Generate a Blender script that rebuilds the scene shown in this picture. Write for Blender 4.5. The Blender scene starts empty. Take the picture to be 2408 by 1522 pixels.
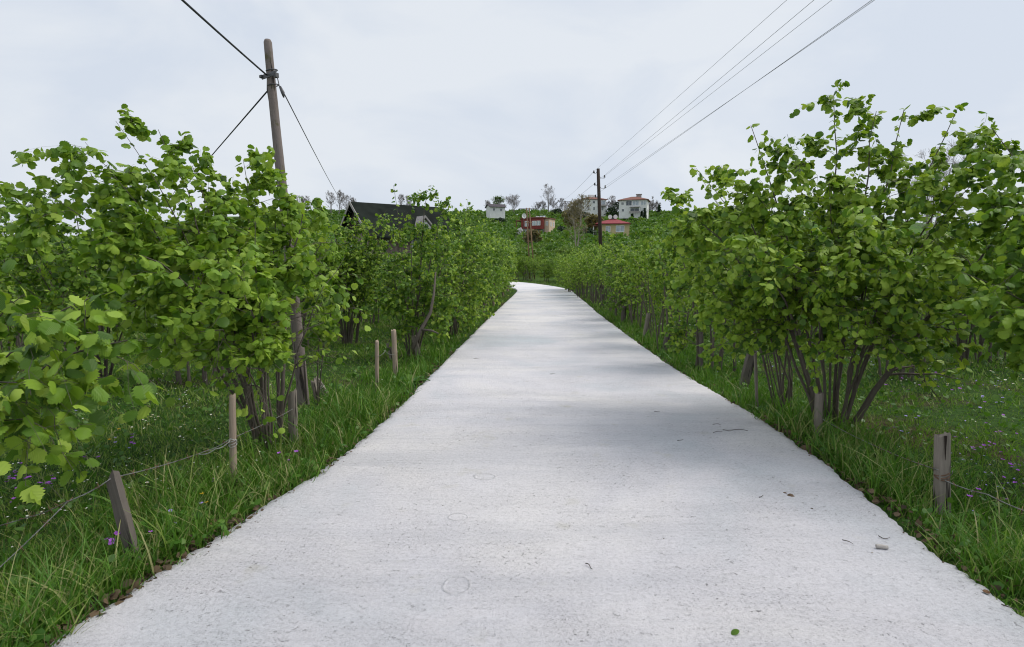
import bpy, math, random
import numpy as np
from mathutils import Vector, Matrix, Euler

scene = bpy.context.scene
col = scene.collection
PI = math.pi
RNG = np.random.default_rng(7)
random.seed(7)

# ------------------------------------------------------------------ camera
TH = math.radians(6.63)
FPX = 1300.0            # focal length in the 2407 px wide reading of the photograph
CX, CY = 1203.5, 761.0
CAMZ = 1.5
cam_d = bpy.data.cameras.new('camera')
cam_d.sensor_width = 36.0
cam_d.lens = 36.0 * FPX / 2407.0
cam_d.clip_start = 0.05
cam_d.clip_end = 9000
cam = bpy.data.objects.new('camera', cam_d)
cam.location = (0, 0, CAMZ)
cam.rotation_euler = (PI / 2 - TH, 0, 0)
col.objects.link(cam)
scene.camera = cam

# ------------------------------------------------------------------ sky, sun, exposure
SUN_AZ = math.radians(72)      # clockwise from +Y (ahead) towards +X (right)
SUN_EL = math.radians(52)
world = bpy.data.worlds.new('World')
scene.world = world
world.use_nodes = True
wn = world.node_tree
wn.nodes.clear()
def wnode(t, **kw):
    n = wn.nodes.new(t)
    for k, v in kw.items():
        setattr(n, k, v)
    return n
w_out = wnode('ShaderNodeOutputWorld')
w_bg = wnode('ShaderNodeBackground')
w_bg.inputs['Strength'].default_value = 0.1
w_sky = wnode('ShaderNodeTexSky')
w_sky.sky_type = 'NISHITA'
w_sky.sun_disc = False
w_sky.sun_elevation = SUN_EL
w_sky.sun_rotation = SUN_AZ
w_sky.dust_density = 3.0
w_tc = wnode('ShaderNodeTexCoord')
w_map = wnode('ShaderNodeMapping')
w_map.inputs['Scale'].default_value = (1.0, 1.0, 2.2)
w_n1 = wnode('ShaderNodeTexNoise')
w_n1.inputs['Scale'].default_value = 2.3
w_n1.inputs['Detail'].default_value = 7
w_n1.inputs['Roughness'].default_value = 0.52
w_n1.inputs['Distortion'].default_value = 0.5
w_rmp = wnode('ShaderNodeValToRGB')
w_rmp.color_ramp.elements[0].position = 0.40
w_rmp.color_ramp.elements[0].color = (6.9, 7.55, 8.55, 1)
w_rmp.color_ramp.elements[1].position = 0.57
w_rmp.color_ramp.elements[1].color = (7.95, 8.4, 9.0, 1)
w_mix = wnode('ShaderNodeMix')
w_mix.data_type = 'RGBA'
w_mix.inputs[0].default_value = 0.95
wn.links.new(w_tc.outputs['Generated'], w_map.inputs['Vector'])
wn.links.new(w_map.outputs[0], w_n1.inputs['Vector'])
wn.links.new(w_n1.outputs['Fac'], w_rmp.inputs['Fac'])
wn.links.new(w_sky.outputs['Color'], w_mix.inputs[6])
wn.links.new(w_rmp.outputs['Color'], w_mix.inputs[7])
wn.links.new(w_mix.outputs[2], w_bg.inputs['Color'])
wn.links.new(w_bg.outputs[0], w_out.inputs['Surface'])

sun_d = bpy.data.lights.new('sun', 'SUN')
sun_d.energy = 2.35
sun_d.angle = math.radians(32)
sun_d.color = (1.0, 0.95, 0.86)
sun = bpy.data.objects.new('sun', sun_d)
sdir = Vector((math.sin(SUN_AZ) * math.cos(SUN_EL), math.cos(SUN_AZ) * math.cos(SUN_EL), math.sin(SUN_EL)))
sun.rotation_euler = sdir.to_track_quat('Z', 'Y').to_euler()
sun.location = (30, 20, 60)
col.objects.link(sun)

scene.view_settings.view_transform = 'Standard'
scene.view_settings.look = 'None'
scene.view_settings.exposure = 0.0
scene.view_settings.gamma = 1.0
scene.view_settings.use_curve_mapping = False
scene.cycles.max_bounces = 6
scene.cycles.diffuse_bounces = 2
scene.cycles.transmission_bounces = 4
scene.cycles.transparent_max_bounces = 4
scene.cycles.use_denoising = True
scene.cycles.filter_width = 1.1

# ------------------------------------------------------------------ helpers: terrain and image rays
PY = [-80, -20, -6, 0, 2.04, 3.1, 4.83, 9.9, 18.9, 37.7, 48, 60, 75, 90, 110, 150, 190, 225, 250, 275, 300, 360, 500, 900, 4000]
PZ = [1.4, .45, .16, .02, -.034, -.106, -.178, -.34, -.54, -.80, -.82, -.72, -.2, .75, 2.4, 6.0, 10.5, 15.8, 20.6, 22.4, 21.8, 17, 4, -20, -60]
def prof(y):
    return np.interp(y, PY, PZ)
def sstep(a, b, x):
    t = np.clip((x - a) / (b - a), 0, 1)
    return t * t * (3 - 2 * t)
def terrain(x, y):
    x = np.asarray(x, float); y = np.asarray(y, float)
    z = prof(y)
    lat = (0.25 + 0.75 * sstep(-230, -125, x)) * (0.3 + 0.7 * (1 - sstep(130, 320, x)))
    hill = np.where(y > 60, (z + 0.72), 0.0)
    z = np.where(y > 60, np.where(z > -0.72, -0.72 + hill * lat, z), z)
    z = z + np.where(y > 70, 0.9 * np.sin(x * .07 + 1) * np.sin(y * .05) * sstep(70, 130, y), 0)
    return z
RC = np.array([(-.95, -7), (-.42, -2), (.181, 2.04), (.36, 3.1), (.6, 4.83), (.757, 9.9), (1.18, 18.9), (1.7, 28), (2.26, 37.7),
               (2.4, 42.5), (1.75, 47.4), (.1, 52.3), (-1.7, 55.4), (-5, 59.2), (-12, 64), (-22, 69)])
def catmull(P, per):
    out = []
    Q = np.vstack([2 * P[0] - P[1], P, 2 * P[-1] - P[-2]])
    for i in range(1, len(Q) - 2):
        a, b, c, d = Q[i - 1:i + 3]
        for t in np.linspace(0, 1, per, endpoint=False):
            out.append(.5 * (2 * b + (c - a) * t + (2 * a - 5 * b + 4 * c - d) * t * t + (3 * b - a - 3 * c + d) * t ** 3))
    out.append(P[-1])
    return np.array(out)
RCL = catmull(RC, 12)
HALF = 2.0
def road_dist(x, y):
    p = np.stack([np.asarray(x, float), np.asarray(y, float)], -1)
    best = np.full(p.shape[:-1], 1e9)
    for a, b in zip(RCL[:-1], RCL[1:]):
        d = b - a
        t = np.clip(((p - a) @ d) / (d @ d), 0, 1)
        q = p - a - t[..., None] * d
        best = np.minimum(best, np.hypot(q[..., 0], q[..., 1]))
    return best
def gnoise(x, y):
    return .5 * np.sin(x * 1.3 + 1.7 * np.sin(y * .7)) * np.cos(y * 1.1 + .5) + .3 * np.sin(x * 2.9 + y * 2.3)
def ground(x, y):
    x = np.asarray(x, float); y = np.asarray(y, float)
    near = 1 - sstep(40, 70, np.hypot(x, y))
    return terrain(x, y) - .07 + near * .035 * gnoise(x, y)
def P(px, py, Y):
    """the point of the place seen at (px, py) of the photograph that stands Y metres ahead"""
    a = (px - CX) / FPX; b = (CY - py) / FPX
    d = np.array([a, math.cos(TH) + b * math.sin(TH), -math.sin(TH) + b * math.cos(TH)])
    t = Y / d[1]
    return np.array([0, 0, CAMZ]) + d * t
def G(px, py):
    """the point of the ground seen at (px, py)"""
    lo = .5
    for Y in np.geomspace(.8, 300, 900):
        p = P(px, py, Y)
        if p[2] < float(ground(p[0], p[1])):
            return np.array([p[0], p[1], float(ground(p[0], p[1]))])
    return p

# ------------------------------------------------------------------ helpers: meshes
def make_mesh(name, V, F, mats, smooth=True, tint=None, uv=None, mi=None):
    V = np.ascontiguousarray(V, dtype=np.float32)
    F = [np.asarray(f, dtype=np.int32) for f in F if len(f)]
    loops = np.concatenate([f.ravel() for f in F])
    tot = np.concatenate([np.full(len(f), f.shape[1], dtype=np.int32) for f in F])
    starts = np.concatenate([[0], np.cumsum(tot)[:-1]]).astype(np.int32)
    me = bpy.data.meshes.new(name)
    me.vertices.add(len(V)); me.vertices.foreach_set('co', V.ravel())
    me.loops.add(len(loops)); me.loops.foreach_set('vertex_index', loops)
    me.polygons.add(len(tot)); me.polygons.foreach_set('loop_start', starts)
    if mi is not None:
        me.polygons.foreach_set('material_index', np.asarray(mi, dtype=np.int32))
    me.polygons.foreach_set('use_smooth', np.full(len(tot), bool(smooth)))
    for m in (mats if isinstance(mats, (list, tuple)) else [mats]):
        me.materials.append(m)
    me.update(calc_edges=True)
    if tint is not None:
        at = me.attributes.new('tint', 'FLOAT', 'POINT')
        at.data.foreach_set('value', np.asarray(tint, dtype=np.float32))
    if uv is not None:
        ul = me.uv_layers.new(name='UVMap')
        ul.data.foreach_set('uv', np.asarray(uv, dtype=np.float32)[loops].ravel())
    return me

def link(name, me, parent=None, loc=(0, 0, 0), rot=None, kind=None, label=None, cat=None, group=None, mat=None):
    o = bpy.data.objects.new(name, me)
    col.objects.link(o)
    if parent is not None:
        o.parent = parent
    if mat is not None:
        o.matrix_local = mat
    else:
        o.location = loc
        if rot is not None:
            o.rotation_euler = rot
    if kind: o['kind'] = kind
    if label: o['label'] = label
    if cat: o['category'] = cat
    if group: o['group'] = group
    return o

class MB:
    """collects shapes for one mesh"""
    def __init__(self):
        self.v = []; self.f = {}; self.n = 0
    def add(self, V, faces):
        V = np.asarray(V, float).reshape(-1, 3)
        for f in faces:
            f = np.asarray(f, dtype=np.int64)
            if len(f):
                self.f.setdefault(f.shape[1], []).append(f + self.n)
        self.v.append(V); self.n += len(V)
        return self
    def box(self, x0, x1, y0, y1, z0, z1):
        V = [(x, y, z) for z in (z0, z1) for y in (y0, y1) for x in (x0, x1)]
        return self.add(V, [[(0, 2, 3, 1), (4, 5, 7, 6), (0, 1, 5, 4), (2, 6, 7, 3), (0, 4, 6, 2), (1, 3, 7, 5)]])
    def poly(self, pts):
        return self.add(pts, [[tuple(range(len(pts)))]])
    def prism(self, pts, d):
        """polygon pts (3-D, planar) pushed out by vector d"""
        pts = np.asarray(pts, float); n = len(pts)
        V = np.vstack([pts, pts + np.asarray(d, float)])
        side = [(i, (i + 1) % n, n + (i + 1) % n, n + i) for i in range(n)]
        return self.add(V, [[tuple(range(n))[::-1]], [tuple(range(n, 2 * n))], side])
    def tube(self, pts, r, sides=8, caps=True):
        V, F = tubes(np.asarray(pts, float)[None], np.asarray(r, float) * np.ones(len(pts))[None], sides)
        self.add(V, F)
        if caps:
            n = len(pts)
            base = self.n - len(V)
            self.f.setdefault(sides, []).append(np.array([[base + k for k in range(sides)][::-1], [base + (n - 1) * sides + k for k in range(sides)]]))
        return self
    def mesh(self, name, mats, smooth=False, tint=None):
        V = np.vstack(self.v)
        return make_mesh(name, V, [np.vstack(f) for f in self.f.values()], mats, smooth, tint=tint)
    def build(self, name, mats, parent=None, smooth=False, **kw):
        return link(name, self.mesh(name, mats, smooth), parent, **kw)

def norm(a):
    return a / np.maximum(np.linalg.norm(a, axis=-1, keepdims=True), 1e-9)

def tubes(Pp, R, sides):
    """Pp (M,n,3), R (M,n) -> vertices, [quads]"""
    M, n, _ = Pp.shape
    T = norm(np.gradient(Pp, axis=1))
    ref = np.array([.31, .17, .93])
    ref2 = np.array([.93, .2, .3])
    par = np.abs((T * ref / np.linalg.norm(ref)).sum(-1, keepdims=True)) > .985
    U = norm(np.cross(T, np.where(par, ref2, ref)))
    W = np.cross(T, U)
    a = np.arange(sides) * 2 * PI / sides
    ring = np.cos(a)[None, None, :, None] * U[:, :, None] + np.sin(a)[None, None, :, None] * W[:, :, None]
    V = (Pp[:, :, None] + R[:, :, None, None] * ring).reshape(-1, 3)
    i = np.arange(M)[:, None, None] * n * sides; j = np.arange(n - 1)[None, :, None] * sides; k = np.arange(sides)[None, None, :]
    k2 = (k + 1) % sides
    F = np.stack([i + j + k, i + j + k2, i + j + sides + k2, i + j + sides + k], -1).reshape(-1, 4)
    return V, [F]

def thing(name, label, cat, loc=(0, 0, 0), rotz=0, group=None):
    o = bpy.data.objects.new(name, None)
    o.empty_display_size = .2
    col.objects.link(o)
    o.location = loc
    o.rotation_euler = (0, 0, rotz)
    o['label'] = label; o['category'] = cat
    if group: o['group'] = group
    return o

# ------------------------------------------------------------------ materials
def new_mat(name):
    m = bpy.data.materials.new(name)
    m.use_nodes = True
    nt = m.node_tree
    nt.nodes.clear()
    return m, nt
class N:
    """small node-graph helper"""
    def __init__(self, name):
        self.m, self.t = new_mat(name)
        self.out = self.t.nodes.new('ShaderNodeOutputMaterial')
    def node(self, typ, ins=None, **kw):
        n = self.t.nodes.new(typ)
        for k, v in kw.items():
            setattr(n, k, v)
        for k, v in (ins or {}).items():
            self.set(n.inputs[k], v)
        return n
    def set(self, sock, v):
        if isinstance(v, bpy.types.NodeSocket):
            self.t.links.new(v, sock)
        else:
            sock.default_value = v
    def math(self, op, a, b=0.0, clamp=False):
        n = self.node('ShaderNodeMath', operation=op, use_clamp=clamp)
        self.set(n.inputs[0], a); self.set(n.inputs[1], b)
        return n.outputs[0]
    def noise(self, vec, scale, detail=4, rough=.55, dist=0):
        n = self.node('ShaderNodeTexNoise', {'Scale': scale, 'Detail': detail, 'Roughness': rough, 'Distortion': dist})
        if vec is not None: self.set(n.inputs['Vector'], vec)
        return n.outputs['Fac']
    def ramp(self, fac, stops):
        n = self.node('ShaderNodeValToRGB')
        cr = n.color_ramp
        while len(cr.elements) < len(stops): cr.elements.new(.5)
        for e, (p, c) in zip(cr.elements, stops):
            e.position = p
            e.color = (c[0], c[1], c[2], 1) if not isinstance(c, (int, float)) else (c, c, c, 1)
        self.set(n.inputs['Fac'], fac)
        return n.outputs['Color']
    def mix(self, fac, a, b, blend='MIX'):
        n = self.node('ShaderNodeMix', data_type='RGBA', blend_type=blend)
        self.set(n.inputs[0], fac)
        for s, v in ((6, a), (7, b)):
            if isinstance(v, tuple) and len(v) == 3: v = (*v, 1)
            self.set(n.inputs[s], v)
        return n.outputs[2]
    def coords(self, which='Object', scale=None):
        o = self.node('ShaderNodeTexCoord').outputs[which]
        if scale is not None:
            mp = self.node('ShaderNodeMapping', {'Scale': scale})
            self.t.links.new(o, mp.inputs['Vector'])
            o = mp.outputs[0]
        return o
    def bump(self, h, strength=.4, dist=.02, normal=None):
        n = self.node('ShaderNodeBump', {'Strength': strength, 'Distance': dist})
        self.set(n.inputs['Height'], h)
        if normal is not None: self.set(n.inputs['Normal'], normal)
        return n.outputs[0]
    def bsdf(self, color, rough=.8, spec=.3, normal=None, metal=0.0):
        n = self.node('ShaderNodeBsdfPrincipled')
        if isinstance(color, tuple) and len(color) == 3: color = (*color, 1)
        self.set(n.inputs['Base Color'], color)
        self.set(n.inputs['Roughness'], rough)
        n.inputs['Specular IOR Level'].default_value = spec
        n.inputs['Metallic'].default_value = metal
        if normal is not None: self.set(n.inputs['Normal'], normal)
        return n.outputs[0]
    def finish(self, sh):
        self.t.links.new(sh, self.out.inputs['Surface'])
        return self.m

def leaf_material(name, cols, trans, tfac=.42, veins=True, rough=.45):
    g = N(name)
    at = g.node('ShaderNodeAttribute', attribute_name='tint').outputs['Fac']
    oi = g.node('ShaderNodeObjectInfo').outputs['Random']
    v = g.math('FRACT', g.math('ADD', at, oi))
    n = len(cols)
    c = g.ramp(v, [(i / (n - 1), k) for i, k in enumerate(cols)])
    ct = g.ramp(v, [(i / (len(trans) - 1), k) for i, k in enumerate(trans)])
    nrm = None
    if veins:
        uv = g.node('ShaderNodeSeparateXYZ')
        g.t.links.new(g.coords('UV'), uv.inputs[0])
        ax = g.math('ABSOLUTE', g.math('SUBTRACT', uv.outputs[0], .5))
        st = g.math('SUBTRACT', uv.outputs[1], g.math('MULTIPLY', ax, .75))
        w = g.math('SINE', g.math('MULTIPLY', st, 62.0))
        w = g.math('MULTIPLY_ADD', w, .5); g.t.nodes[-1].inputs[2].default_value = .5
        nrm = g.bump(w, .4, .006)
        line = g.math('POWER', w, 5.0)
        c = g.mix(g.math('MULTIPLY', line, .30), c, (.25, .39, .075))
    p = g.bsdf(c, rough, .35, nrm)
    tr = g.node('ShaderNodeBsdfTranslucent')
    g.set(tr.inputs['Color'], ct)
    mx = g.node('ShaderNodeMixShader', {'Fac': tfac})
    g.t.links.new(p, mx.inputs[1]); g.t.links.new(tr.outputs[0], mx.inputs[2])
    return g.finish(mx.outputs[0])

LEAFC = [(.038, .092, .013), (.10, .21, .018), (.185, .325, .026), (.275, .425, .038), (.38, .52, .075)]
LEAFT = [(.10, .23, .012), (.16, .33, .018), (.24, .41, .024), (.32, .49, .032), (.43, .56, .05)]
M_LEAF = leaf_material('hazel_leaf', LEAFC, LEAFT, .30)
M_LEAF_FAR = leaf_material('hazel_leaf_distant', [(.042, .108, .015), (.068, .16, .018), (.105, .21, .024), (.145, .24, .034), (.18, .24, .05)], [(.09, .2, .015), (.13, .26, .02), (.18, .3, .03), (.22, .3, .04)], .35, veins=False)
M_GRASS = leaf_material('grass_blade', [(.045, .13, .015), (.082, .20, .018), (.125, .265, .024), (.175, .31, .036), (.22, .31, .055), (.36, .33, .16)],
                        [(.09, .22, .015), (.12, .28, .02), (.16, .34, .03)], .3, veins=False, rough=.55)
M_WEED = leaf_material('weed_leaf', [(.045, .13, .014), (.07, .175, .02), (.11, .21, .025)], [(.08, .2, .015), (.12, .26, .02)], .3, veins=False)
M_EVER = leaf_material('evergreen', [(.012, .03, .012), (.02, .045, .016), (.03, .06, .02)], [(.02, .05, .01), (.03, .06, .015)], .15, veins=False)
M_RUST = leaf_material('rust_buds', [(.20, .15, .045), (.25, .20, .06), (.16, .18, .04)], [(.2, .16, .04), (.24, .2, .05)], .3, veins=False)
M_BLOSSOM = leaf_material('white_blossom', [(.5, .52, .5), (.62, .62, .6)], [(.5, .5, .45), (.6, .6, .55)], .3, veins=False)

def bark_material(name, a, b, c, zs=.25, scale=30):
    g = N(name)
    o = g.coords('Object', (1, 1, zs))
    f = g.noise(o, scale, 5, .65)
    f2 = g.noise(g.coords('Object'), 5, 3)
    colr = g.mix(f2, g.ramp(f, [(.3, a), (.7, b)]), c)
    return g.finish(g.bsdf(colr, .85, .2, g.bump(f, .5, .01)))
M_BARK = bark_material('hazel_bark', (.072, .060, .050), (.20, .172, .145), (.135, .115, .096))
M_BAREBARK = bark_material('bare_tree_bark', (.20, .18, .175), (.33, .30, .29), (.26, .235, .23), .3, 4)
M_PALEBARK = bark_material('pale_bark', (.28, .25, .2), (.42, .38, .32), (.34, .3, .24), .3, 4)

def wood_material(name, a, b, crack, lichen=None):
    g = N(name)
    o = g.coords('Object', (1, 1, .06))
    f = g.noise(o, 55, 5, .6, .3)
    f2 = g.noise(g.coords('Object', (1, 1, .3)), 9, 3)
    ck = g.ramp(g.noise(o, 24, 3, .5, .2), [(.60, 0), (.66, 1)])
    colr = g.mix(f2, g.ramp(f, [(.28, a), (.72, b)]), b)
    colr = g.mix(ck, colr, crack)
    if lichen:
        l = g.ramp(g.noise(g.coords('Object'), 7, 4), [(.58, 0), (.7, .8)])
        colr = g.mix(l, colr, lichen)
    h = g.math('SUBTRACT', f, g.math('MULTIPLY', ck, .9))
    return g.finish(g.bsdf(colr, .85, .2, g.bump(h, .8, .008)))
M_WOOD = wood_material('weathered_post', (.13, .112, .096), (.27, .235, .20), (.03, .026, .022))
M_WOODD = wood_material('dark_post', (.078, .068, .060), (.155, .135, .118), (.02, .018, .016))
M_WOODP = wood_material('pale_post', (.24, .185, .14), (.40, .32, .25), (.06, .045, .035))
M_POLE = wood_material('pole_wood', (.10, .085, .08), (.22, .185, .17), (.035, .03, .028), (.10, .095, .04))
M_POLED = wood_material('dark_pole_wood', (.022, .016, .013), (.055, .04, .033), (.008, .007, .006))
M_AFRAME = wood_material('tan_pole_wood', (.15, .09, .055), (.27, .18, .11), (.06, .04, .03))

def plain(name, c, rough=.8, spec=.3, metal=0.0, var=.25, scale=6.0, bump=0.0):
    g = N(name)
    f = g.noise(g.coords('Object'), scale, 4)
    d = tuple(x * (1 - var) for x in c)
    e = tuple(min(1, x * (1 + var)) for x in c)
    colr = g.ramp(f, [(.3, d), (.7, e)])
    nr = g.bump(f, bump, .02) if bump else None
    return g.finish(g.bsdf(colr, rough, spec, nr, metal))
M_WIRE = plain('galvanised_wire', (.25, .25, .24), .5, .4, .6, .3, 20)
M_PALEWIRE = plain('pale_binding_wire', (.5, .49, .46), .5, .4, .2, .2, 20)
M_RUSTW = plain('rusty_wire', (.17, .10, .065), .75, .3, .2, .4, 25)
M_CABLE = plain('black_cable', (.03, .033, .036), .6, .3)
M_LINE = plain('overhead_line', (.10, .10, .105), .5, .4)
M_STEEL = plain('dark_steel', (.09, .09, .095), .5, .5, .5)
M_INSUL = plain('insulator_glaze', (.018, .02, .02), .25, .6)
M_WHITE = plain('white_plaster', (.72, .72, .71), .85, .2, 0, .06, .8)
M_FRAMEW = plain('white_paint', (.78, .78, .78), .5, .4, 0, .03)
M_BRICK = plain('red_brick_wall', (.21, .048, .042), .85, .2, 0, .25, 3)
M_CREAM = plain('cream_plaster', (.62, .47, .36), .85, .2, 0, .1, 1)
M_YELLOW = plain('yellow_plaster', (.50, .42, .23), .85, .2, 0, .08, 1)
M_GREYW = plain('grey_concrete_wall', (.33, .31, .30), .9, .2, 0, .2, 1)
M_STONEW = plain('stone_wall', (.19, .15, .13), .9, .2, 0, .5, 3.5, .4)
M_GLASS = plain('window_glass', (.06, .075, .09), .12, .6, 0, .2, 1)
M_CURT = plain('curtained_glass', (.38, .43, .47), .2, .6, 0, .25, 2)
M_ROOFRED = plain('red_roof_tile', (.27, .055, .065), .75, .25, 0, .15, 2)
M_ROOFBR = plain('brown_roof_tile', (.20, .09, .07), .8, .25, 0, .2, 2)
M_ROOFDK = plain('dark_roof_sheet', (.016, .020, .017), .85, .05, 0, .4, .9)
M_ROOFBL = plain('charcoal_roof', (.075, .065, .075), .8, .25, 0, .2, 1)
M_SHADEIN = plain('inner_shade_paint', (.03, .022, .018), .9, .2, 0, .3, 2)  # shade inside openings, put into a near-black colour
M_PURPLE = plain('purple_petal', (.34, .10, .50), .6, .2, 0, .3, 40)
M_LILAC = plain('lilac_petal', (.34, .28, .62), .6, .2, 0, .2, 40)
M_DAISY = plain('white_petal', (.78, .78, .72), .6, .2, 0, .05, 40)
M_YELF = plain('yellow_petal', (.72, .46, .03), .6, .2, 0, .1, 40)
M_STALK = plain('flower_stalk', (.06, .13, .02), .7, .2)
M_STONE = plain('pale_stone', (.42, .39, .36), .85, .2, 0, .2, 25, .3)
M_DEAD = plain('dead_leaf', (.16, .09, .05), .8, .2, 0, .4, 30)
M_TWIG = plain('twig', (.09, .075, .065), .85, .2, 0, .35, 60)
M_CLOD = plain('earth_clod', (.13, .09, .06), .95, .1, 0, .4, 60, .6)
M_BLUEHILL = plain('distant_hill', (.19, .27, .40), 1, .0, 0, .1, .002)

M_LITTER = leaf_material('leaf_litter', [(.05, .035, .022), (.10, .068, .04), (.16, .11, .065), (.09, .075, .045)], [(.08, .05, .03), (.12, .08, .05)], .15, veins=False, rough=.8)
# ground
g = N('orchard_soil')
o = g.coords('Object')
f1 = g.noise(o, .8, 6, .6); f2 = g.noise(o, 9, 5, .65); f3 = g.noise(o, .12, 3)
c1 = g.ramp(f2, [(.32, (.018, .034, .009)), (.55, (.034, .078, .014)), (.75, (.055, .105, .02))])
c2 = g.ramp(f2, [(.3, (.035, .025, .016)), (.7, (.085, .062, .04))])
cc = g.mix(g.ramp(f1, [(.52, 0), (.66, 1)]), c1, c2)
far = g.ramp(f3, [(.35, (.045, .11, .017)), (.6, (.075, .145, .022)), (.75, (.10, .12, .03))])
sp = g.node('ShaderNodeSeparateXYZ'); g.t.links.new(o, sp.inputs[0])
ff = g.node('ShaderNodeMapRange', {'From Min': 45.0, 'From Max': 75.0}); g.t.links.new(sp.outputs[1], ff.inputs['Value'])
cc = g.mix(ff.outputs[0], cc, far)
M_GROUND = g.finish(g.bsdf(cc, .95, .1, g.bump(f2, .6, .04)))

# concrete
g = N('road_concrete')
o = g.coords('Object')
big = g.noise(o, .42, 4, .55, .6)
band = g.noise(g.coords('Object', (.22, 1.0, 1)), 1.5, 4, .6, .3)
streak = g.noise(g.coords('Object', (.10, 1.0, 1)), 26, 5, .6, .15)
fine = g.noise(o, 95, 5, .8)
grit = g.noise(o, 210, 2, .6)
patch = g.noise(o, 1.3, 5, .7)
c = g.ramp(big, [(.32, (.56, .59, .635)), (.47, (.69, .675, .715)), (.62, (.77, .745, .755))])
c = g.mix(g.ramp(band, [(.46, 0), (.64, .45)]), c, (.50, .505, .55))
c = g.mix(g.ramp(streak, [(.56, 0), (.74, .22)]), c, (.33, .33, .36))
amt = g.ramp(patch, [(.42, .1), (.66, 1.0)])
pit = g.math('MULTIPLY', g.ramp(fine, [(.57, 0), (.66, 1)]), amt)
c = g.mix(g.math('MULTIPLY', pit, .6), c, (.16, .16, .175))
sp2 = g.noise(o, 30, 3, .6)
spk = g.ramp(sp2, [(.655, 0), (.69, .85)])
c = g.mix(g.math('MULTIPLY', spk, amt), c, (.17, .165, .17))
c = g.mix(1.0, c, g.ramp(g.noise(o, 48, 5, .85), [(.28, .70), (.5, 1.0), (.75, 1.12)]), 'MULTIPLY')
c = g.mix(g.ramp(g.noise(o, 3.2, 2), [(.66, 0), (.78, .35)]), c, (.50, .48, .38))
h = g.math('ADD', g.math('MULTIPLY', fine, .9), g.math('MULTIPLY', g.noise(o, 42, 4, .8), .9))
h = g.math('SUBTRACT', h, g.math('MULTIPLY', pit, .8))
h = g.math('SUBTRACT', h, g.math('MULTIPLY', spk, .6))
h = g.math('ADD', h, g.math('MULTIPLY', streak, .7))
# the three oval prints trodden into the wet concrete: rims of fine relief
sep = g.node('ShaderNodeSeparateXYZ'); g.t.links.new(o, sep.inputs[0])
wob = g.math('MULTIPLY', g.math('SUBTRACT', g.noise(o, 9, 3), .5), .5)
rim = None
for (qx, qy, ax, ay) in ((1075, 1422, .062, .085), (1078, 1243, .062, .05), (1140, 1141, .08, .07)):
    q = G(qx, qy)
    dx = g.math('DIVIDE', g.math('SUBTRACT', sep.outputs[0], float(q[0])), ax)
    dy = g.math('DIVIDE', g.math('SUBTRACT', sep.outputs[1], float(q[1])), ay)
    d = g.math('SQRT', g.math('ADD', g.math('MULTIPLY', dx, dx), g.math('MULTIPLY', dy, dy)))
    d = g.math('ADD', d, wob)
    r = g.math('SUBTRACT', 1.0, g.math('DIVIDE', g.math('ABSOLUTE', g.math('SUBTRACT', d, 1.0)), .16), clamp=True)
    rim = r if rim is None else g.math('MAXIMUM', rim, r)
h = g.math('ADD', h, g.math('MULTIPLY', rim, .55))
c = g.mix(g.math('MULTIPLY', g.math('MULTIPLY', rim, g.ramp(g.noise(o, 14, 3), [(.42, 0), (.56, 1)])), .38), c, (.3, .295, .3))
M_ROAD = g.finish(g.bsdf(c, .9, .2, g.bump(h, .9, .014)))

# ------------------------------------------------------------------ ground and road
xs = np.concatenate([-np.geomspace(3000, 60, 26), np.linspace(-56, -10, 38), np.linspace(-9.6, 9.6, 110), np.linspace(10, 56, 38), np.geomspace(60, 3000, 26)])
ys = np.concatenate([np.linspace(-70, -3, 14), np.linspace(-2.5, 16, 100), np.linspace(16.5, 70, 70), np.linspace(72, 320, 70), np.geomspace(340, 4000, 18)])
X, Y = np.meshgrid(xs, ys)
Z = ground(X, Y)
rd = road_dist(X, Y)
Z = Z - .07 * (1 - sstep(HALF - .3, HALF + .05, rd))
nx, ny = len(xs), len(ys)
i, j = np.meshgrid(np.arange(nx - 1), np.arange(ny - 1))
q = (j * nx + i).ravel()
link('ground', make_mesh('ground', np.stack([X, Y, Z], -1).reshape(-1, 3), [np.stack([q, q + 1, q + nx + 1, q + nx], -1)], M_GROUND),
     kind='structure', label='grassy orchard ground rising to a hillside', cat='ground')

def noise1(n, step, rng, amp):
    k = max(2, int(n / step) + 2)
    return np.interp(np.arange(n) / step, np.arange(k), rng.normal(0, amp, k))
seg = np.hypot(*np.diff(RCL, axis=0).T)
cum = np.concatenate([[0], np.cumsum(seg)])
ss = []
s = 0.0
while s < cum[-1]:
    ss.append(s)
    yy = np.interp(s, cum, RCL[:, 1])
    s += .03 if -1 < yy < 9 else (.07 if yy < 18 else .3)
ss = np.array(ss)
cx = np.interp(ss, cum, RCL[:, 0]); cy = np.interp(ss, cum, RCL[:, 1])
ks = 5
tx = np.gradient(cx, ss); ty = np.gradient(cy, ss)
tl = np.hypot(tx, ty); tx /= tl; ty /= tl
kern = np.ones(25) / 25
tx = np.convolve(np.pad(tx, 12, 'edge'), kern, 'valid'); ty = np.convolve(np.pad(ty, 12, 'edge'), kern, 'valid')
n = len(ss)
eL = HALF + noise1(n, 1.0, RNG, .008) + noise1(n, 2.3, RNG, .007) + noise1(n, 6, RNG, .009) + noise1(n, 80, RNG, .05)
eR = HALF + noise1(n, 1.0, RNG, .008) + noise1(n, 2.3, RNG, .007) + noise1(n, 6, RNG, .009) + noise1(n, 80, RNG, .05)
us = np.linspace(-1, 1, 61)
off = np.where(us[None] < 0, us[None] * eL[:, None], us[None] * eR[:, None])
RX = cx[:, None] + ty[:, None] * off; RY = cy[:, None] - tx[:, None] * off
RZ = terrain(RX * 0, RY) + .006 * gnoise(RX * 2, RY * 2) + RNG.normal(0, .0012, RX.shape)
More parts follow.
